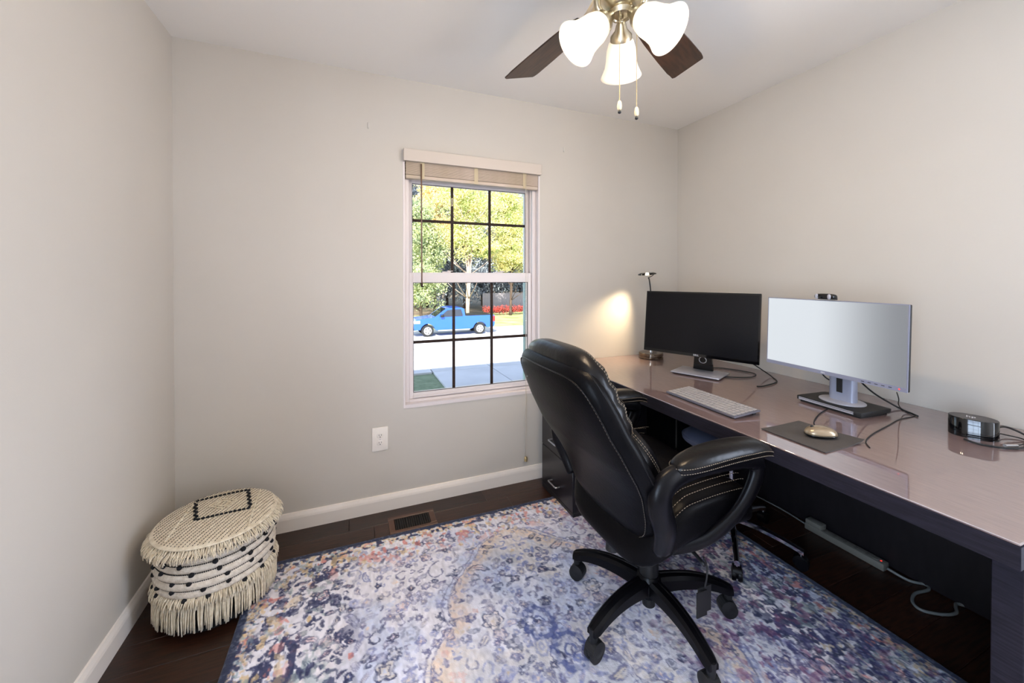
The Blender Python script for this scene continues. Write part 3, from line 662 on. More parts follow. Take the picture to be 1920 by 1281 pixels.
# ------------------------------------------------------------------ monitors
def textmesh(body, size, name, m, parent, mtx, ext=.0002):
    cu = bpy.data.curves.new(name + '_curve', 'FONT'); cu.body = body; cu.size = size; cu.extrude = ext; cu.align_x = 'CENTER'; cu.align_y = 'CENTER'; cu.resolution_u = 2
    o = bpy.data.objects.new(name + '_tmp', cu); COL.objects.link(o); dg = bpy.context.evaluated_depsgraph_get(); me = bpy.data.meshes.new_from_object(o.evaluated_get(dg))
    bpy.data.objects.remove(o); bpy.data.curves.remove(cu); me.transform(mtx); me.name = name
    if len(me.materials): me.materials.clear()
    return link(name, me, m, parent)
FACE = Matrix.Rotation(R(90), 4, 'X')     # text plane -> facing local -y
def monitor(label, C, yaw, W, H, tilt, back, scr, bez, bw, bb, rim):
    rz = yaw - R(90); B = (C[0] + back * math.cos(yaw), C[1] + back * math.sin(yaw), DZ + .0002)
    t = thing('monitor', label, 'monitor', B, rz)
    T = Matrix.Translation((0, -back, C[2] - B[2])) @ Matrix.Rotation(-tilt, 4, 'X')
    bm = bmesh.new(); box(bm, (-W / 2, 0, -H / 2), (W / 2, .016, H / 2), .004, 2, None); box(bm, (-W * .33, .015, -H * .38), (W * .33, .045, H * .30), .010, 2)
    bmesh.ops.transform(bm, matrix=T, verts=bm.verts); pn = fin(bm, 'panel', rim, t, smooth='auto')
    bm = bmesh.new(); box(bm, (-W / 2 + bw, -.0012, -H / 2 + bb), (W / 2 - bw, .001, H / 2 - bw), 0, 1, None); bmesh.ops.transform(bm, matrix=T, verts=bm.verts); sc = fin(bm, 'screen', scr, pn)
    bm = bmesh.new(); e = .0006
    box(bm, (-W / 2, -e * 3, -H / 2), (W / 2, .002, -H / 2 + bb)); box(bm, (-W / 2, -e * 3, H / 2 - bw), (W / 2, .002, H / 2))
    box(bm, (-W / 2, -e * 3, -H / 2 + bb), (-W / 2 + bw, .002, H / 2 - bw)); box(bm, (W / 2 - bw, -e * 3, -H / 2 + bb), (W / 2, .002, H / 2 - bw))
    bmesh.ops.transform(bm, matrix=T, verts=bm.verts); fin(bm, 'bezel', bez, pn)
    return t, T, pn
m1, T1, p1 = monitor('widescreen monitor with dark screen, left of the two on the desk', (2.574, -.660, 1.049), .411, .610, .361, .112, .130, SCREENK, GLASSY, .008, .016, GLASSY)
textmesh('DELL', .013, 'logo', WHITEINK, p1, T1 @ Matrix.Translation((0, -.0022, -.1725)) @ FACE)
bm = bmesh.new(); box(bm, (-.150, -.135, .006), (.115, .055, .013), .003, 2); fin(bm, 'stand_base', SILVP, m1, smooth='auto')
obox('base_foot', (-.140, -.125, .0), (.105, .048, .006), PLASTM, m1, .001, 1)
bm = bmesh.new()                                                # flared neck with a cable hole
prism(bm, [(-.055, .013), (.055, .013), (.048, .10), (.042, .28), (-.042, .28), (-.048, .10)], .000, .016, 1)
bmesh.ops.transform(bm, matrix=Matrix.Shear('XZ', 4, (0, 0)), verts=bm.verts); bmesh.ops.translate(bm, verts=bm.verts, vec=(-.02, .02, 0)); nk = fin(bm, 'stand_neck', GLASSY, m1)
bm = bmesh.new(); tube(bm, [(-.02 + .020 * math.cos(a), .018, .072 + .018 * math.sin(a)) for a in np.linspace(0, 2 * math.pi, 25)[:-1]], .0022, 6, True); fin(bm, 'cable_ring', SILVER, nk, smooth=True)
bm = bmesh.new(); box(bm, (-.05, -.095, .24), (.05, .008, .32), .008, 2); fin(bm, 'hinge', PLASTM, m1, smooth='auto')
SCRW = mat('lit_white_screen', (30, 32, 36), .3, emit=(226, 232, 238), estr=.92)
nt = SCRW.node_tree; b = nt.nodes['Principled BSDF']                      # viewing-angle falloff painted into the screen's emission: white fading to grey at the right
tc = nt.nodes.new('ShaderNodeTexCoord'); sp = nt.nodes.new('ShaderNodeSeparateXYZ'); nt.links.new(tc.outputs['Generated'], sp.inputs[0])
rp = nt.nodes.new('ShaderNodeValToRGB'); rp.color_ramp.interpolation = 'EASE'; rp.color_ramp.elements[0].position = .38; rp.color_ramp.elements[0].color = lin((226, 232, 238)) + (1,); rp.color_ramp.elements[1].position = 1.0; rp.color_ramp.elements[1].color = lin((140, 143, 148)) + (1,)
nt.links.new(sp.outputs[0], rp.inputs[0]); nt.links.new(rp.outputs[0], b.inputs['Emission Color'])
m2, T2, p2 = monitor('thin framed monitor with bright white screen and webcam, right of the two', (2.655, -1.264, 1.056), -.077, .547, .318, .03, .105, SCRW, mat('grey_bezel', (128, 130, 148), .4), .0035, .016, PLASTM)
bm = bmesh.new()
for k in range(5): cbox(bm, (.135 + k * .022, -.0025, -.151), (.010, .001, .0022))
bmesh.ops.transform(bm, matrix=T2, verts=bm.verts); fin(bm, 'menu_buttons', PLASTM, p2)
bm = bmesh.new(); lathe(bm, [(.0026, 0), (.002, .0012)], 10, T2 @ Matrix.Translation((.250, -.002, -.151)) @ Matrix.Rotation(R(90), 4, 'X')); fin(bm, 'power_light', REDLED, p2)
textmesh('DELL', .008, 'logo', WHITEINK, p2, T2 @ Matrix.Translation((-.012, -.0022, -.1512)) @ FACE)
bm = bmesh.new(); box(bm, (-.128, -.105, .008), (.128, .075, .026), .003, 2); sb = fin(bm, 'stand_slab', PLASTM, m2, smooth='auto')
obox('slab_edge', (-.118, -.1068, .0105), (.10, -.1045, .0165), SILVP, sb)
obox('slab_edge', (-.118, -.1068, .0185), (.10, -.1045, .0215), SILVP, sb)
obox('slab_foot', (-.118, -.095, .0), (.118, .065, .0078), BLACKR, m2)
bm = bmesh.new(); lathe(bm, [(.072, .026), (.072, .029), (.069, .031)], 36, Matrix.Translation((0, -.012, 0)) @ Matrix.Scale(1.15, 4, (1, 0, 0))); fin(bm, 'round_foot', SILVP, m2, smooth='auto')
bm = bmesh.new(); rl = []
for z, w, d in ((.030, .050, .022), (.10, .050, .020), (.20, .050, .020), (.33, .050, .020)):
    rl.append([Vector((w * math.copysign(abs(math.cos(a)) ** .55, math.cos(a)), -.005 + d * math.copysign(abs(math.sin(a)) ** .55, math.sin(a)), z)) for a in np.linspace(0, 2 * math.pi, 29)[:-1]])
rings(bm, rl); nk = fin(bm, 'stand_neck', mat('pale_silver', (150, 154, 172), .35, .2), m2, smooth='auto')
bm = bmesh.new(); box(bm, (-.014, -.0268, .065), (.010, -.0245, .125), .001, 1); fin(bm, 'cable_slot', BLACKR, nk)
obox('hinge', (-.045, -.085, .27), (.045, .0, .35), PLASTM, m2, .006)
# webcam
wc = thing('webcam', 'small black and silver webcam clipped on top of the white monitor', 'webcam', (2.652, -1.262, 1.2165), -.077 - R(90))
bm = bmesh.new(); pad(bm, .044, .013, 3, .014, .014, lambda x, y, h: (x, -.006 + h, .0145 + y), 6, 36, 4); wb = fin(bm, 'webcam_body', GLASSY, wc, smooth=True)
for q in (-.028, .022):
    bm = bmesh.new(); pad(bm, .007, .011, 2.5, .003, .002, lambda x, y, h: (x + q, -.0185 - h, .0145 + y), 5, 24); fin(bm, 'webcam_trim', SILVP, wb, smooth=True)
bm = bmesh.new(); lathe(bm, [(.0085, 0), (.0085, .004), (.006, .005), (.004, .0035)], 22, Matrix.Translation((-.012, -.0195, .0145)) @ Matrix.Rotation(R(90), 4, 'X')); fin(bm, 'lens', GLASSY, wb, smooth='auto')
bm = bmesh.new(); prism(bm, [(-.02, .001), (.03, .001), (.03, .012), (-.01, .012)], .004, .020, 1); fin(bm, 'webcam_clip', PLASTM, wc)

# ------------------------------------------------------------------ things on the desk
kb = thing('keyboard', 'slim silver keyboard with pale grey keys in front of the dark monitor', 'keyboard', (2.255, -1.020, DZ + .0005), R(-91.5))
def kz(y): return .004 + (y + .072) * .075
bm = bmesh.new(); v = [(-.188, -.072), (.188, -.072), (.188, .072), (-.188, .072)]
lo = [bm.verts.new((x, y, kz(y))) for x, y in v]; hi = [bm.verts.new((x, y, kz(y) + .007)) for x, y in v]
bm.faces.new(lo[::-1]); bm.faces.new(hi)
for i in range(4): bm.faces.new((lo[i], lo[(i + 1) % 4], hi[(i + 1) % 4], hi[i]))
bmesh.ops.bevel(bm, geom=bm.edges[:], offset=.0015, segments=1, affect='EDGES'); fin(bm, 'case', KBM, kb)
for s in (-1, 1): obox('foot', (s * .16 - .012, .050, 0), (s * .16 + .012, .066, .0125), PLASTM, kb)
obox('front_foot', (-.17, -.070, 0), (.17, -.064, .0045), PLASTM, kb)
km = {}
for r_ in range(6):
    y = -.058 + r_ * .0222; x = -.182
    ks = [.0185] * 20 if r_ in (5,) else ([.0185] * 13 + [.034] + [.0185] * 4 if r_ in (4,) else ([.026] + [.0185] * 12 + [.026] + [.0185] * 4 if r_ == 3 else ([.030] + [.0185] * 11 + [.041] + [.0185] * 4 if r_ == 2 else ([.040] + [.0185] * 10 + [.050] + [.0185] * 4 if r_ == 1 else [.022, .022, .022, .095, .022, .022, .022, .022, .0185, .0185, .0185, .0185, .0185]))))
    tot = sum(ks); sc_ = .364 / tot
    for w in ks:
        w *= sc_; key = round(w, 4)
        if key not in km:
            bm = bmesh.new(); box(bm, (.0017, -.0091, 0), (w - .0017, .0091, .0028), .0008, 1); mm = bpy.data.meshes.new('key'); bm.to_mesh(mm); bm.free(); mm.materials.append(KEYM); km[key] = mm
        link('key', km[key], None, kb, (x, y, kz(y) + .0072), (math.atan(.075), 0, 0)); x += w
mp = thing('mouse_pad', 'grey brown mouse pad near the desk edge with curled corner', 'mouse pad', (2.288, -1.418, DZ + .0003), 0)
bm = bmesh.new(); nx_, ny_ = 20, 20; gr = {}
for i in range(nx_ + 1):
    for j in range(ny_ + 1):
        x = (i / nx_ - .5) * .212; y = (j / ny_ - .5) * .212; z = .008 * max(0, (x / .106)) ** 2 * max(0, -y / .106) + .0015 * (x / .106) ** 4
        gr[i, j] = (x, y, z)
T_ = {k: bm.verts.new((p[0], p[1], p[2] + .003)) for k, p in gr.items()}; B_ = {k: bm.verts.new(p) for k, p in gr.items()}
for i in range(nx_):
    for j in range(ny_):
        bm.faces.new((T_[i, j], T_[i + 1, j], T_[i + 1, j + 1], T_[i, j + 1])); bm.faces.new((B_[i, j], B_[i, j + 1], B_[i + 1, j + 1], B_[i + 1, j]))
for i in range(nx_):
    for jj in (0, ny_): bm.faces.new((T_[i, jj], B_[i, jj], B_[i + 1, jj], T_[i + 1, jj]))
for j in range(ny_):
    for ii in (0, nx_): bm.faces.new((T_[ii, j], T_[ii, j + 1], B_[ii, j + 1], B_[ii, j]))
fin(bm, 'pad_sheet', PADM, mp, smooth='auto')
ms = thing('computer_mouse', 'glossy bronze and black computer mouse on the mouse pad', 'mouse', (2.305, -1.440, DZ + .0050), R(150))
bm = bmesh.new(); pad(bm, .050, .030, 2.4, .028, .001, lambda x, y, h: (x, y, h + .009), 10, 40, 2.2); fin(bm, 'shell', MOUSEM, ms, smooth=True)
bm = bmesh.new(); pad(bm, .0505, .0305, 2.4, .0035, .0085, lambda x, y, h: (x, y, h + .0085), 6, 40, 6); fin(bm, 'mouse_base', GLASSY, ms, smooth=True)
bm = bmesh.new(); lathe(bm, [(.004, -.003), (.0055, 0), (.004, .003)], 14, Matrix.Translation((.028, 0, .0330)) @ Matrix.Rotation(R(90), 4, 'X')); fin(bm, 'scroll_wheel', BLACKR, ms, smooth=True)
dc = thing('docking_station', 'black rounded docking box with glossy sides near the wall', 'docking station', (2.826, -1.632, DZ + .0003), R(-71))
def stad(w, d, z, n=15):
    r = d / 2; L = w / 2 - r; o = []
    for a in np.linspace(-math.pi / 2, math.pi / 2, n): o.append(Vector((L + r * math.cos(a), r * math.sin(a), z)))
    for a in np.linspace(math.pi / 2, 1.5 * math.pi, n): o.append(Vector((-L + r * math.cos(a), r * math.sin(a), z)))
    return o
bm = bmesh.new(); rings(bm, [stad(.120, .090, .0), stad(.120, .090, .0635), stad(.118, .088, .0650)]); db = fin(bm, 'dock_body', GLASSY, dc, smooth='auto')
bm = bmesh.new(); rings(bm, [stad(.115, .085, .0650), stad(.115, .085, .0656)]); fin(bm, 'dock_top', mat('dock_top_grey', (58, 54, 56), .4), dc)
textmesh('hp', .034, 'logo', WHITEINK, dc, Matrix.Translation((-.005, .0, .0659)) @ Matrix.Scale(.72, 4, (1, 0, 0)))
cbl = thing('dock_cable', 'black dock cable with silver plug looping behind the docking box', 'cable', (2.79, -1.715, DZ))
ptube('cable_loop', [(.082, .044, .034), (.150, .040, .030), (.165, .0, .012), (.10, -.028, .0045), (.03, -.031, .0045), (-.03, -.008, .0045), (-.060, .040, .0045), (-.050, .075, .0045)], .0032, BLACKR, cbl, 8, 8)
ptube('cable_loop', [(.080, .048, .018), (.125, .035, .008), (.14, .0, .004), (.09, -.018, .004), (.028, -.018, .006)], .0022, BLACKR, cbl, 8, 6)
bm = bmesh.new(); cyl(bm, (-.012, -.004, .008), (.030, -.019, .006), .0050, .0045, 12); fin(bm, 'silver_plug', SILVER, cbl, smooth='auto')
# lamp
lp = thing('desk_lamp', 'small halogen desk lamp with round dark chrome base in the corner', 'lamp', (2.706, -.142, DZ))
bm = bmesh.new(); lathe(bm, [(.079, .001), (.081, .004), (.081, .016), (.078, .018), (.078, .020), (.081, .022), (.081, .036), (.077, .040), (.02, .041)], 44); fin(bm, 'lamp_base', mat('dark_chrome', (120, 108, 96), .12, 1.0), lp, smooth='auto')
bm = bmesh.new(); cyl(bm, (0, 0, .040), (0, 0, .055), .012, .009); fin(bm, 'pole_socket', CHROME, lp, smooth='auto')
ptube('lamp_pole', [(0, 0, .05), (0, 0, .40), (-.012, .002, .535), (-.022, .004, .560)], .0045, PLASTM, lp, 4, 10)
ptube('head_bracket', [(-.022, .004, .560), (.005, -.004, .572), (.016, -.008, .583), (.022, -.010, .588)], .003, PLASTM, lp, 4, 8)
bm = bmesh.new(); lathe(bm, [(.018, .010), (.040, .014), (.060, .006), (.062, 0), (.058, -.002), (.040, .007), (.018, .003)], 36, Matrix.Translation((-.030, .006, .582)) @ Matrix.Rotation(R(-6), 4, 'Y')); hd = fin(bm, 'lamp_head', LAMPG, lp, smooth=True)
bm = bmesh.new(); lathe(bm, [(.003, .006), (.009, .003), (.010, -.003), (.003, -.009)], 14, Matrix.Translation((-.030, .006, .588))); fin(bm, 'bulb', BULB, hd, smooth=True)
l_ = light('desk_lamp_light', 'SPOT', (2.706 - .030, -.142 + .006, DZ + .570), 42.0, (1.0, .80, .52), shadow_soft_size=.03, spot_size=R(72), spot_blend=1.0)
l_.rotation_euler = (Vector((2.28, -.02, .66)) - Vector(l_.location)).to_track_quat('-Z', 'Y').to_euler()
# cables behind monitors
z = DZ + .004
c1 = thing('monitor_cables', 'black cables looping beside the dark monitor stand', 'cable', (2.9, -.6, DZ))
ptube('cable_loop', [(-.17, .10, .09), (-.15, .09, .05), (-.12, .08, .010), (-.02, .04, .0045), (.03, -.06, .0045), (.035, -.14, .0045), (-.05, -.18, .0045), (-.16, -.14, .0045), (-.22, -.07, .006)], .0028, BLACKR, c1, 7, 6)
ptube('cable_loop', [(-.20, -.20, .14), (-.10, -.20, .10), (.04, -.19, .03), (.06, -.22, .0045), (-.02, -.30, .0045), (-.16, -.33, .0045), (-.20, -.32, .004)], .0032, BLACKR, c1, 7, 6)
c2 = thing('monitor_power_cable', 'thick black cable curving behind the white monitor stand', 'cable', (2.85, -1.3, DZ))
ptube('cable_loop', [(-.06, .0, .14), (-.01, .0, .10), (.05, -.02, .05), (.09, -.08, .006), (.06, -.13, .0045), (.04, -.16, .004)], .0034, BLACKR, c2, 7, 6)
ptube('cable_loop', [(-.10, .12, .14), (-.06, .11, .10), (-.04, .07, .085), (-.08, .03, .09)], .003, BLACKR, c2, 7, 6)
c3 = thing('mouse_cable', 'thin black cable hanging from the white monitor to the desk edge', 'cable', (2.7, -1.45, DZ))
ptube('cable_loop', [(-.01, -.03, .128), (.05, -.01, .09), (.12, .02, .05), (.20, .04, .012), (.19, .0, .0028), (.08, .0, .0025), (-.05, -.02, .0025), (-.20, -.045, .0025), (-.29, -.07, .0025), (-.34, -.105, .0025)], .0018, BLACKR, c3, 6, 6)
c4 = thing('webcam_cable', 'short cable between the mouse and the monitor stand', 'cable', (2.35, -1.38, DZ))
ptube('cable_loop', [(-.02, -.035, .014), (.03, .0, .009), (.09, .04, .0035), (.20, .085, .0035), (.30, .11, .0035)], .002, BLACKR, c4, 6, 6)
# power strip and grey cord under the desk
ps = thing('power_strip', 'long grey power strip with red light on the floor under the desk', 'power strip', (2.990, -1.155, .0005), R(-90))
bm = bmesh.new(); box(bm, (-.165, -.022, 0), (.165, .022, .032), .004, 2); pb = fin(bm, 'strip_body', STRIPM, ps, smooth='auto')
for k in range(6):
    bm = bmesh.new(); cx = -.125 + k * .044
    for q in (-.006, .006): cbox(bm, (cx, q, .0322), (.010, .002, .001))
    fin(bm, 'socket', SLOTM, pb)
obox('adapter', (-.16, -.024, .032), (-.085, .020, .056), STRIPM, ps, .004)
obox('switch', (.118, -.012, .031), (.138, .008, .0345), STRIPM, ps, .001, 1)
obox('indicator_light', (.144, -.003, .031), (.149, .002, .0335), REDLED, ps)
gc = thing('extension_cord', 'pale grey cord curling on the floor under the desk', 'cord', (2.95, -1.45, .0))
ptube('cord_run', [(.035, .125, .016), (.05, .06, .006), (.085, .02, .006), (.06, -.0, .0065), (-.02, .01, .0065), (-.085, -.01, .0065), (-.10, -.045, .0065), (-.05, -.085, .0065), (.005, -.10, .0065), (.045, -.085, .0065), (.07, -.08, .0065), (.09, -.10, .0065)], .0058, CORDG, gc, 9, 8)
ptube('cord_run', [(.035, .47, .016), (.06, .60, .01), (.055, .75, .01), (.03, .95, .01), (-.02, 1.15, .006)], .004, CORDG, gc, 6, 6)

# ------------------------------------------------------------------ pouf in the corner
PX, PY, PR = 0.268, -0.372, 0.205
pf = thing('pouf', 'round cream woven pouf with black yarn and long fringe in the corner', 'pouf', (PX, PY, 0))
bm = bmesh.new(); lathe(bm, [(.10, .002), (.174, .004), (.180, .02), (.180, .165), (.175, .170)], 48); fin(bm, 'black_base', mat('black_fabric', (12, 12, 14), .95), pf, smooth='auto')
prof = [(.170, .135)]; RZ0, RDZ = .146, .0302
for k in range(6):
    z0 = RZ0 + k * RDZ
    for a in np.linspace(-1.35, 1.35, 7): prof.append((.187 + .012 * math.cos(a) + .004 * math.sin(k * 1.1), z0 + RDZ / 2 + RDZ * .48 * math.sin(a)))
prof += [(.175, .330)]
bm = bmesh.new(); lathe(bm, prof, 64); fin(bm, 'ribbed_side', CREAM2, pf, smooth=True)
for k in range(0, 6):                                           # black dotted cords between the ribs, with bobbles
    z0 = RZ0 + k * RDZ; bm = bmesh.new(); n_ = 190
    for i in range(n_):
        a = 2 * math.pi * i / n_; r_ = .1935; c = Vector((r_ * math.cos(a), r_ * math.sin(a), z0)); tdir = Vector((-math.sin(a), math.cos(a), 0))
        tube(bm, [c - tdir * .0024, c, c + tdir * .0024], [.0013, .0025, .0013], 4)
    tag(fin(bm, 'black_cord', BLACKY, pf), kind='stuff')
bobm = None
for k in range(0, 6):
    z0 = RZ0 + k * RDZ; nb = 13
    for i in range(nb):
        a = 2 * math.pi * i / nb + k * .38 + (.05 if i % 2 else -.05) + random.uniform(-.05, .05)
        p = (.197 * math.cos(a), .197 * math.sin(a), z0)
        if bobm is None:
            bm = bmesh.new(); bmesh.ops.create_icosphere(bm, subdivisions=2, radius=.0088)
            for v_ in bm.verts: v_.co *= random.uniform(.85, 1.15)
            o = fin(bm, 'bobble', BLACKY, pf, p, smooth=True); bobm = o.data
        else: link('bobble', bobm, None, pf, p, (random.random() * 6, random.random() * 6, 0))
def strands(name, n, r0, z0, L, out, w, m, seed, jl=.25, curl=.006, r1=.0, segs=4):
    rs = random.Random(seed); bm = bmesh.new()
    for i in range(n):
        a = 2 * math.pi * (i + rs.uniform(-.35, .35)) / n; l = L * rs.uniform(1 - jl, 1 + jl * .4); rr = r0 + rs.uniform(-.003, .004); da = rs.uniform(-curl, curl) / r0
        pts = []
        for s in range(segs + 1):
            t = s / segs; r_ = rr + out * math.sin(min(1, t * 1.6) * math.pi / 2) + rs.uniform(-.0012, .0012); aa = a + da * t
            pts.append((r_ * math.cos(aa), r_ * math.sin(aa), max(.006, z0 - l * t)))
        tube(bm, pts, [w * (1 - .25 * (s / segs)) for s in range(segs + 1)], 5)
    return fin(bm, name, m, pf, smooth=True)
for j in range(3): tag(strands('upper_fringe', 290, .190 + j * .006, .338 - j * .008, .030, .020 + j * .002, .0019, CREAM, 20 + j, .35, .010, segs=3), kind='stuff')
for j in range(2): tag(strands('middle_fringe', 240, .186 + j * .006, .154 - j * .004, .036, .016, .0022, CREAM, 30 + j, .30, .008, segs=3), kind='stuff')
tag(strands('lower_fringe', 200, .188, .142, .118, .012, .0030, CREAM, 40, .08, .006), kind='stuff')
tag(strands('lower_fringe', 150, .184, .142, .114, .008, .0028, CREAM, 41, .10, .008), kind='stuff')
def topz(x, y): return .334 + .016 * max(0, 1 - (x * x + y * y) / .205 ** 2) ** .8
bm = bmesh.new(); pad(bm, .208, .208, 2, .016, .012, lambda x, y, h: (x, y, .334 + h), 14, 72, 2.2); fin(bm, 'woven_top', CREAM, pf, smooth=True)
def tz(x, y): e = max(0, 1 - (math.hypot(x, y) / .208) ** 2.2) ** (1 / 2.2); return .334 + .016 * e
bm = bmesh.new(); dirv = (math.cos(R(66)), math.sin(R(66))); nrm = (-dirv[1], dirv[0])
k = -.19
while k < .19:
    h_ = math.sqrt(max(0, .196 ** 2 - k * k)); s = -h_
    while s < h_:
        bend = .25 * k * (1 - (s / .2) ** 2) * 0
        x = nrm[0] * k + dirv[0] * s; y = nrm[1] * k + dirv[1] * s; x2 = x + dirv[0] * .006; y2 = y + dirv[1] * .006
        tube(bm, [(x, y, tz(x, y) + .0006), ((x + x2) / 2, (y + y2) / 2, tz(x, y) + .0014), (x2, y2, tz(x2, y2) + .0006)], [.0007, .0013, .0007], 4); s += .0088
    k += .0150
tag(fin(bm, 'line_stitching', BLACKY, pf), kind='stuff')
def tuftline(bm, a, b, w, n, jit=0):
    for i in range(n):
        t = (i + .5) / n; x = a[0] + (b[0] - a[0]) * t; y = a[1] + (b[1] - a[1]) * t; d = Vector((b[0] - a[0], b[1] - a[1], 0)).normalized(); L = Vector((b[0] - a[0], b[1] - a[1])).length / n * .40
        c = Vector((x, y, tz(x, y) + .0025)); q_ = Vector((d.y, -d.x, 0)) * jit * (1 if i % 2 else -1)
        tube(bm, [c - d * L + q_, c + q_, c + d * L + q_], [w * .6, w, w * .6], 6)
rect = [(.150 - PX, -.235 - PY), (.338 - PX, -.212 - PY), (.383 - PX, -.387 - PY), (.204 - PX, -.405 - PY)]
bm = bmesh.new()
for i in range(4): tuftline(bm, rect[i], rect[(i + 1) % 4], .0052 if i % 2 == 0 else .0062, 12 if i % 2 == 0 else 10, .0 if i % 2 == 0 else .003)
fin(bm, 'black_yarn_frame', BLACKY, pf, smooth=True)
bm = bmesh.new(); cxr = sum(p[0] for p in rect) / 4; cyr = sum(p[1] for p in rect) / 4
for sc_ in (.52, .30):
    q = [((p[0] - cxr) * sc_ + cxr, (p[1] - cyr) * sc_ + cyr) for p in rect]
    mid = [((q[i][0] + q[(i + 1) % 4][0]) / 2 * 1, (q[i][1] + q[(i + 1) % 4][1]) / 2) for i in range(4)]
    for i in range(4): tuftline(bm, mid[i], mid[(i + 1) % 4], .004, 9)
for sx in (-.125, .135):
    tuftline(bm, (sx, -.14), (sx * .9, .14), .005, 22)
tag(fin(bm, 'cream_tufting', CREAM, pf, smooth=True), kind='stuff')

# ------------------------------------------------------------------ ceiling fan
FX, FY = 1.565, -1.290
fn = thing('ceiling_fan', 'brushed nickel ceiling fan with dark blades and three lit glass shades', 'ceiling fan', (FX, FY, 0))
bm = bmesh.new(); lathe(bm, [(.075, 2.4395), (.078, 2.42), (.060, 2.39), (.03, 2.385)], 36); fin(bm, 'canopy', NICKEL, fn, smooth='auto')
bm = bmesh.new(); lathe(bm, [(.03, 2.39), (.11, 2.375), (.122, 2.35), (.122, 2.30), (.105, 2.265), (.085, 2.25), (.05, 2.245)], 44); fin(bm, 'motor_housing', NICKEL, fn, smooth='auto')
bm = bmesh.new(); lathe(bm, [(.05, 2.25), (.052, 2.20), (.066, 2.19), (.070, 2.175), (.050, 2.150), (.036, 2.145)], 36); fin(bm, 'switch_housing', NICKEL, fn, smooth='auto')
bm = bmesh.new(); lathe(bm, [(.036, 2.150), (.040, 2.140), (.033, 2.128), (.024, 2.126), (.022, 2.130), (.008, 2.130), (.007, 2.120), (.002, 2.118)], 28); fin(bm, 'finial_cap', NICKEL, fn, smooth='auto')
bm = bmesh.new(); pitch = R(-13); rl = []
out = [(.165, .040), (.19, .050), (.30, .060), (.45, .068), (.57, .072), (.595, .070)]
tp = []
for x, w in out: tp.append((x, w))
poly = [(x, -w) for x, w in out] + [(.606, -.066), (.632, .060), (.626, .070)] + [(x, w) for x, w in out[::-1]]
prism(bm, [(x, y) for x, y in poly], -.003, .003, 2)
bmesh.ops.transform(bm, matrix=Matrix.Translation((0, 0, 2.212)) @ Matrix.Rotation(pitch, 4, 'X'), verts=bm.verts); bld = fin(bm, 'blade', BLADEM, fn)
bm = bmesh.new(); tube(bm, catmull([(.075, 0, 2.262), (.11, 0, 2.235), (.15, 0, 2.212), (.20, 0, 2.205)], 4), .015, 10, flat=(1.5, .45), upv=(0, 0, 1)); cbox(bm, (.205, 0, 2.206), (.07, .070, .005), .002, 1, Matrix.Identity(4)); irn = fin(bm, 'blade_iron', NICKEL, bld, smooth='auto')
for k in range(5):
    a = R(26 + 72 * k)
    if k == 0: bld.rotation_euler = (0, 0, a)
    else: b2 = dup(bld, rot=(0, 0, a)); i2 = dup(irn); i2.parent = b2
for k, deg in enumerate((52.5, 172.5, -67.5)):
    dx, dy = math.cos(R(deg)), math.sin(R(deg))
    neck = Vector((dx * .050, dy * .050, 2.112)); ax = Vector((dx * .74, dy * .74, -.67)).normalized()
    mt = Matrix.Translation(neck) @ ax.to_track_quat('Z', 'Y').to_matrix().to_4x4()
    pts = catmull([(dx * .045, dy * .045, 2.178), (dx * .078, dy * .078, 2.176), (dx * .080, dy * .080, 2.142), tuple(neck)], 5)
    bm = bmesh.new(); tube(bm, pts, .010, 10); arm = fin(bm, 'lamp_arm', NICKEL, fn, smooth=True)
    bm = bmesh.new(); lathe(bm, [(.010, -.028), (.016, -.020), (.020, -.004), (.034, .012), (.035, .028), (.031, .030)], 28, mt); fin(bm, 'shade_fitter', NICKEL, arm, smooth='auto')
    pr = [(.030, .020), (.040, .032), (.047, .055), (.050, .085), (.055, .110), (.064, .130), (.069, .140)]; pr2 = [(r_ - .003, z_ - .001) for r_, z_ in pr[::-1]]
    bm = bmesh.new(); lathe(bm, pr + pr2, 40, mt, cap=False); fin(bm, 'glass_shade', SHADE, arm, smooth=True)
    bm = bmesh.new(); lathe(bm, [(.010, .02), (.012, .035), (.022, .060), (.024, .075), (.018, .092), (.005, .098)], 16, mt); fin(bm, 'lamp_bulb', mat('fan_bulb_%s' % 'abc'[k], (255, 240, 214), .4, emit=(255, 232, 196), estr=12), arm, smooth=True)
    p = mt @ Vector((0, 0, .125)); light('fan_lamp_light', 'POINT', (FX + p.x, FY + p.y, p.z), 14.5, (1.0, .78, .54), shadow_soft_size=.045)
for (x, y, zt, zb) in ((-.022, -.022, 2.14, 1.850), (.050, -.013, 2.15, 1.846)):
    bm = bmesh.new(); n_ = int((zt - zb) / .0040)
    tube(bm, [(x, y, zt), (x, y, zb)], .0009, 5)
    for i in range(n_): tube(bm, [(x, y, zt - i * .004), (x, y, zt - i * .004 - .0012), (x, y, zt - i * .004 - .0024)], [.0008, .0016, .0008], 5)
    pc = fin(bm, 'pull_chain', BRASS, fn)
    bm = bmesh.new(); lathe(bm, [(.002, .004), (.0055, 0), (.0075, -.012), (.0068, -.022), (.004, -.026)], 14, Matrix.Translation((x, y, zb))); fin(bm, 'chain_pull', mat('pull_wood_%d' % int(zt * 100), (216, 196, 160), .4), pc, smooth=True)
    bm = bmesh.new(); lathe(bm, [(.004, 0), (.005, -.004), (.005, -.008), (.002, -.010)], 12, Matrix.Translation((x, y, zb - .026))); fin(bm, 'pull_tip', PLASTM, pc, smooth=True)

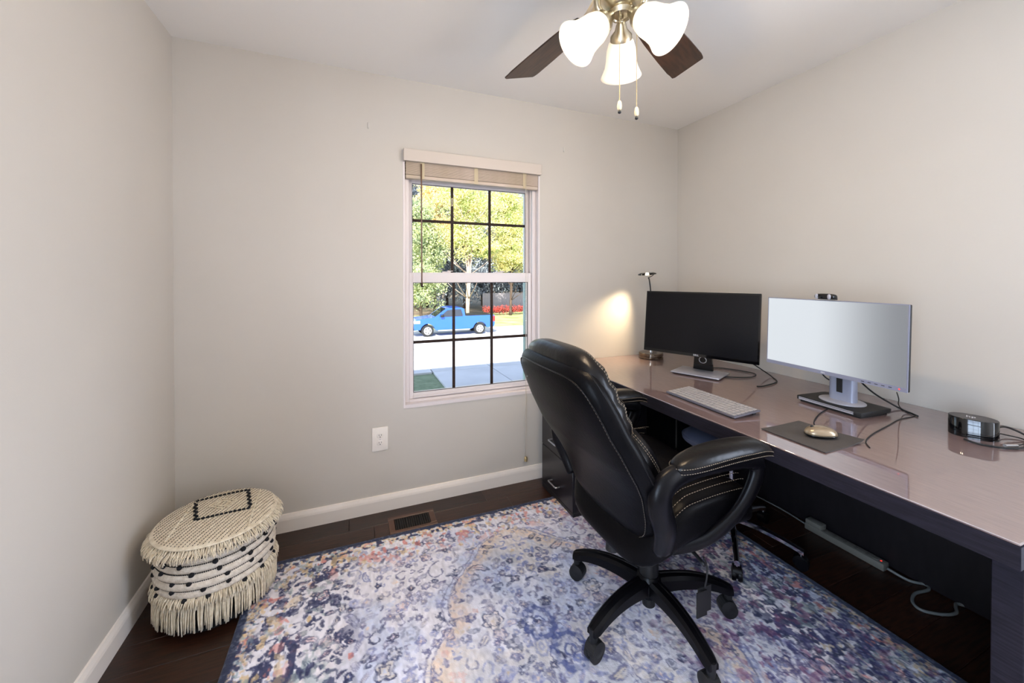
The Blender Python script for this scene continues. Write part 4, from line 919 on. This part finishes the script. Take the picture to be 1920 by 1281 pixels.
# ------------------------------------------------------------------ outside
def gz(y): return -.62 - max(0, min(y, 21) - 7.0) * .127
def ground(name, m, x0, x1, y0, y1, lift=0, n=12):
    bm = bmesh.new(); ys = np.linspace(y0, y1, n); rows_ = [[bm.verts.new((x, y, gz(y) + lift)) for x in (x0, x1)] for y in ys]
    for i in range(n - 1): bm.faces.new((rows_[i][0], rows_[i][1], rows_[i + 1][1], rows_[i + 1][0]))
    bmesh.ops.solidify(bm, geom=bm.faces[:], thickness=.10) if False else None
    return S(fin(bm, name, m))
ground('ground_lawn', GRASS, -12, 30, .3, 9)
ground('ground_road', ROAD, -30, 60, 9, 25.2, 0, 24)
ground('ground_verge', GRASSY, -40, 80, 25.2, 36, 0)
ground('ground_forest', SOIL, -80, 140, 36, 95, .0)
ob = thing('front_walk', 'pale concrete slabs of the walk outside the window', 'walkway', (0, 0, 0), kind='structure')
pp = None
for i in range(6):
    for j in range(5):
        x0 = 2.25 + i * 1.22 - j * .0; y0 = 3.0 + j * 1.25
        if pp is None:
            bm = bmesh.new(); box(bm, (0, 0, 0), (1.205, 1.235, .06), .006, 1); o = fin(bm, 'slab', CONC, ob, (x0, y0, -.62 - .02)); pp = o.data
        else: link('slab', pp, None, ob, (x0, y0, -.62 - .02))
for i in range(2): link('slab', pp, None, ob, (1.02 - i * 1.22, 5.5, -.64)); link('slab', pp, None, ob, (1.02 - i * 1.22, 6.75, -.64)); link('slab', pp, None, ob, (1.02 - i * 1.22, 8.0, -.64))
# pickup truck
TX, TY, TZ = 4.12, 22.0, gz(22)
tk = thing('pickup_truck', 'blue pickup truck parked across the road outside the window', 'truck', (TX, TY, TZ))
def body_poly():
    p = [(.06, .42), (.02, .62), (.06, .98), (.18, 1.08), (.9, 1.16), (1.32, 1.20), (2.02, 1.70), (2.25, 1.76), (3.02, 1.76), (3.18, 1.68), (3.26, 1.22), (5.20, 1.22), (5.26, 1.15), (5.26, .60), (5.20, .48)]
    def arch(cx, r): return [(cx + r * math.cos(a), .36 + r * math.sin(a)) for a in np.linspace(.2, math.pi - .2, 10)]
    return p + [(4.8, .42)] + arch(4.24, .46) + [(3.6, .36), (1.5, .36)] + arch(.88, .46)
bm = bmesh.new(); prism(bm, body_poly(), 0.0, 1.85, 1)
bd = fin(bm, 'truck_body', TRUCKB, tk)
for y in (-.012, 1.862):
    for nm, poly in (('side_window', [(1.62, 1.22), (2.10, 1.62), (2.48, 1.66), (2.48, 1.22)]), ('side_window', [(2.56, 1.22), (2.56, 1.66), (2.98, 1.66), (3.10, 1.30), (3.08, 1.22)])):
        bm = bmesh.new(); prism(bm, poly, y - .012, y + .012, 1); fin(bm, nm, TRUCKG, bd)
bm = bmesh.new(); box(bm, (3.40, .14, 1.17), (5.14, 1.71, 1.232)); fin(bm, 'bed_cover', PLASTM, tk)
bm = bmesh.new(); v_ = [bm.verts.new(p) for p in ((1.36, .12, 1.235), (1.36, 1.73, 1.235), (2.03, 1.66, 1.715), (2.03, .19, 1.715))]; bm.faces.new(v_); bmesh.ops.solidify(bm, geom=bm.faces[:], thickness=.01); fin(bm, 'windshield', TRUCKG, tk)
for x in (.88, 4.24):
    for y in (.02, 1.62):
        bm = bmesh.new(); lathe(bm, [(.20, -.11), (.34, -.10), (.37, -.06), (.37, .06), (.34, .10), (.20, .11)], 28, Matrix.Translation((x, y + .1, .37)) @ Matrix.Rotation(R(90), 4, 'X')); w_ = fin(bm, 'wheel', TIRE, tk, smooth='auto')
        s = -1 if y < 1 else 1; bm = bmesh.new(); lathe(bm, [(.05, .0), (.06, .02), (.24, .0), (.25, -.02)], 24, Matrix.Translation((x, y + .1 + s * .115, .37)) @ Matrix.Rotation(R(-90 * s), 4, 'X'))
        fin(bm, 'rim', RIM, w_, smooth='auto')
        bm = bmesh.new()
        for q in range(5):
            a = q * 1.2566; cbox(bm, (x + .15 * math.cos(a), y + .1 + s * .128, .37 + .15 * math.sin(a)), (.07, .02, .07), .01, 1)
        fin(bm, 'rim_hole', TIRE, w_)
obox('running_board', (1.5, -.08, .34), (3.55, .05, .40), RIM, tk, .01)
obox('headlamp', (.03, -.02, .84), (.42, .10, 1.02), mat('headlamp_white', (230, 232, 236), .2), tk, .02)
obox('bumper', (-.06, .05, .42), (.10, 1.80, .62), PLASTM, tk, .03)
obox('tail_lamp', (5.12, -.02, .80), (5.28, .10, 1.15), mat('tail_lamp_red', (200, 40, 44), .3), tk, .02)
obox('door_mirror', (1.66, -.20, 1.20), (1.86, -.02, 1.36), PLASTM, tk, .03)
# trees
def xat(px, y):   # lateral place of a sight line at distance y
    t = (px - 960) / F; dx = math.sin(YAW) + t * math.cos(YAW); dy = math.cos(YAW) - t * math.sin(YAW)
    return .7887 + dx / dy * (y + 2.3009)
def tree(name, label, x, y, base, trunk_h, tr, crown, m, nleaf, leaf, barkm, group=None, stems=1, seed=0):
    rs = np.random.default_rng(seed); t = thing(name, label, 'tree', (x, y, base), 0, group)
    bm = bmesh.new()
    for s in range(stems):
        a = rs.random() * 6.28; sp = .12 * (s > 0) * (1 + s * .5)
        pts = [(sp * q * q * trunk_h * .5 * math.cos(a) + rs.normal() * .03, sp * q * q * trunk_h * .5 * math.sin(a) + rs.normal() * .03, q * trunk_h) for q in np.linspace(0, 1, 7)]
        tube(bm, catmull(pts, 3), [tr * (.6 if s else 1) * (1 - .7 * i / 18) for i in range(19)], 9)
        for b_ in range(6):
            q = .3 + .1 * b_; i = min(6, int(q * 6)); p0 = Vector(pts[i]); an = rs.random() * 6.28; L = trunk_h * .22
            tube(bm, [p0, p0 + Vector((math.cos(an) * L * .5, math.sin(an) * L * .5, L * .35)), p0 + Vector((math.cos(an) * L, math.sin(an) * L, L * .8))], [tr * .3, tr * .2, tr * .08], 5)
    fin(bm, 'trunk', barkm, t, smooth=True)
    P = []
    for (cx, cy, cz, rx, ry, rz_) in crown:
        n = int(nleaf / len(crown)); d = rs.normal(size=(n, 3)); d /= np.linalg.norm(d, axis=1)[:, None]; r = rs.random((n, 1)) ** .45
        cl = rs.normal(size=(60, 3)) * .42; ci = rs.integers(0, 60, n); pos = (cl[ci] * .8 + d * r * .34); P.append(pos * (rx, ry, rz_) + (cx, cy, cz))
    P = np.concatenate(P); n = len(P); a = rs.normal(size=(n, 3)); a /= np.linalg.norm(a, axis=1)[:, None]; b_ = np.cross(a, rs.normal(size=(n, 3))); b_ /= np.linalg.norm(b_, axis=1)[:, None]
    sz = leaf * (.6 + .8 * rs.random((n, 1))); V = np.stack([P - a * sz, P + b_ * sz * .55, P + a * sz, P - b_ * sz * .55], 1).reshape(-1, 3)
    me = bpy.data.meshes.new('foliage'); me.from_pydata(V.tolist(), [], np.arange(4 * n).reshape(n, 4).tolist()); tag(link('foliage', me, m, t), kind='stuff')
    return t
tree('tree', 'bushy yellow green tree outside at the left edge of the window', xat(790, 30), 30, gz(30), 5.5, .14, [(0, 0, 3.2, 2.4, 2, 2.2), (.4, 0, 6.0, 2.4, 2, 2.4), (-.6, 0, 8.6, 2.2, 2, 2.2)], LEAFG, 30000, .085, BARKD, None, 2, 1)
tree('tree', 'tall pale trunked tree with several stems behind the truck', xat(878, 29.5), 29.5, gz(29.5), 11.5, .15, [(0, 0, 7.0, 2.4, 2.2, 2.2), (.8, 0, 9.6, 2.8, 2.4, 2.4), (-1.0, 0, 11, 2.6, 2.4, 2.2), (1.4, 0, 6.2, 1.6, 1.6, 1.0)], LEAFY, 24000, .08, BARK, None, 4, 2)
tree('tree', 'golden leaved tree outside at the right edge of the window', xat(958, 33), 33, gz(33), 8.5, .14, [(0, 0, 5.6, 3.0, 2.2, 1.8), (.6, 0, 8.2, 3.2, 2.2, 2.4), (-.2, 0, 11, 3.0, 2.2, 2.2)], LEAFY, 30000, .085, BARKD, None, 2, 3)
tree('tree', 'orange tinged tree high in the left panes behind the green one', xat(815, 36), 36, gz(34), 10, .16, [(0, 0, 8.5, 3.2, 2.2, 2.4), (.4, 0, 11.6, 3.2, 2.2, 2.2)], LEAFO, 18000, .095, BARKD, None, 1, 4)
FARL = ['leftmost dark tree of the far forest row, behind the bushy green tree', 'far forest tree above the hood of the blue truck', 'far forest tree above the windshield of the blue truck',
        'far forest tree just left of the pale multi stemmed trunk', 'far forest tree just right of the pale multi stemmed trunk', 'far forest tree above the tail of the blue truck',
        'far forest tree above the red hedge at the right', 'rightmost dark tree of the far forest row, half hidden by the window jamb']
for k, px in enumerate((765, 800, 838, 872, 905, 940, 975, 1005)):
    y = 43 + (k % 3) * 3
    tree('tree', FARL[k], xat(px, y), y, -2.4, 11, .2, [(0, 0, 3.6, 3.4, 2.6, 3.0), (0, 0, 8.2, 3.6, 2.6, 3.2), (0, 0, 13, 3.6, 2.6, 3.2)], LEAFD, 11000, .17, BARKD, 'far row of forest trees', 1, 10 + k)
# low red shrubs and weathered fence behind the verge
sh = thing('red_hedge', 'low band of red leaved shrubs at the right of the truck', 'hedge', (xat(950, 33), 33.5, gz(33)))
rs = np.random.default_rng(3); bm = bmesh.new()
for i in range(1500):
    c = Vector((rs.uniform(-2.2, 4), rs.normal() * .3, .55 + rs.normal() * .16)); tube(bm, [c, c + Vector(rs.normal(size=3) * .07)], [.05, .01], 3)
tag(fin(bm, 'foliage', REDB, sh), kind='stuff')
fc = thing('board_fence', 'weathered grey board fence in front of the forest', 'fence', (0, 40, -2.43)); bmz = None
x = xat(905, 40)
while x < xat(1010, 40):
    if bmz is None: bm = bmesh.new(); box(bm, (0, 0, 0), (.14, .025, 1.9), .004, 1); o = fin(bm, 'board', FENCEM, fc, (x, 0, 0)); bmz = o.data
    else: link('board', bmz, None, fc, (x, 0, random.uniform(-.02, .02)))
    x += .152
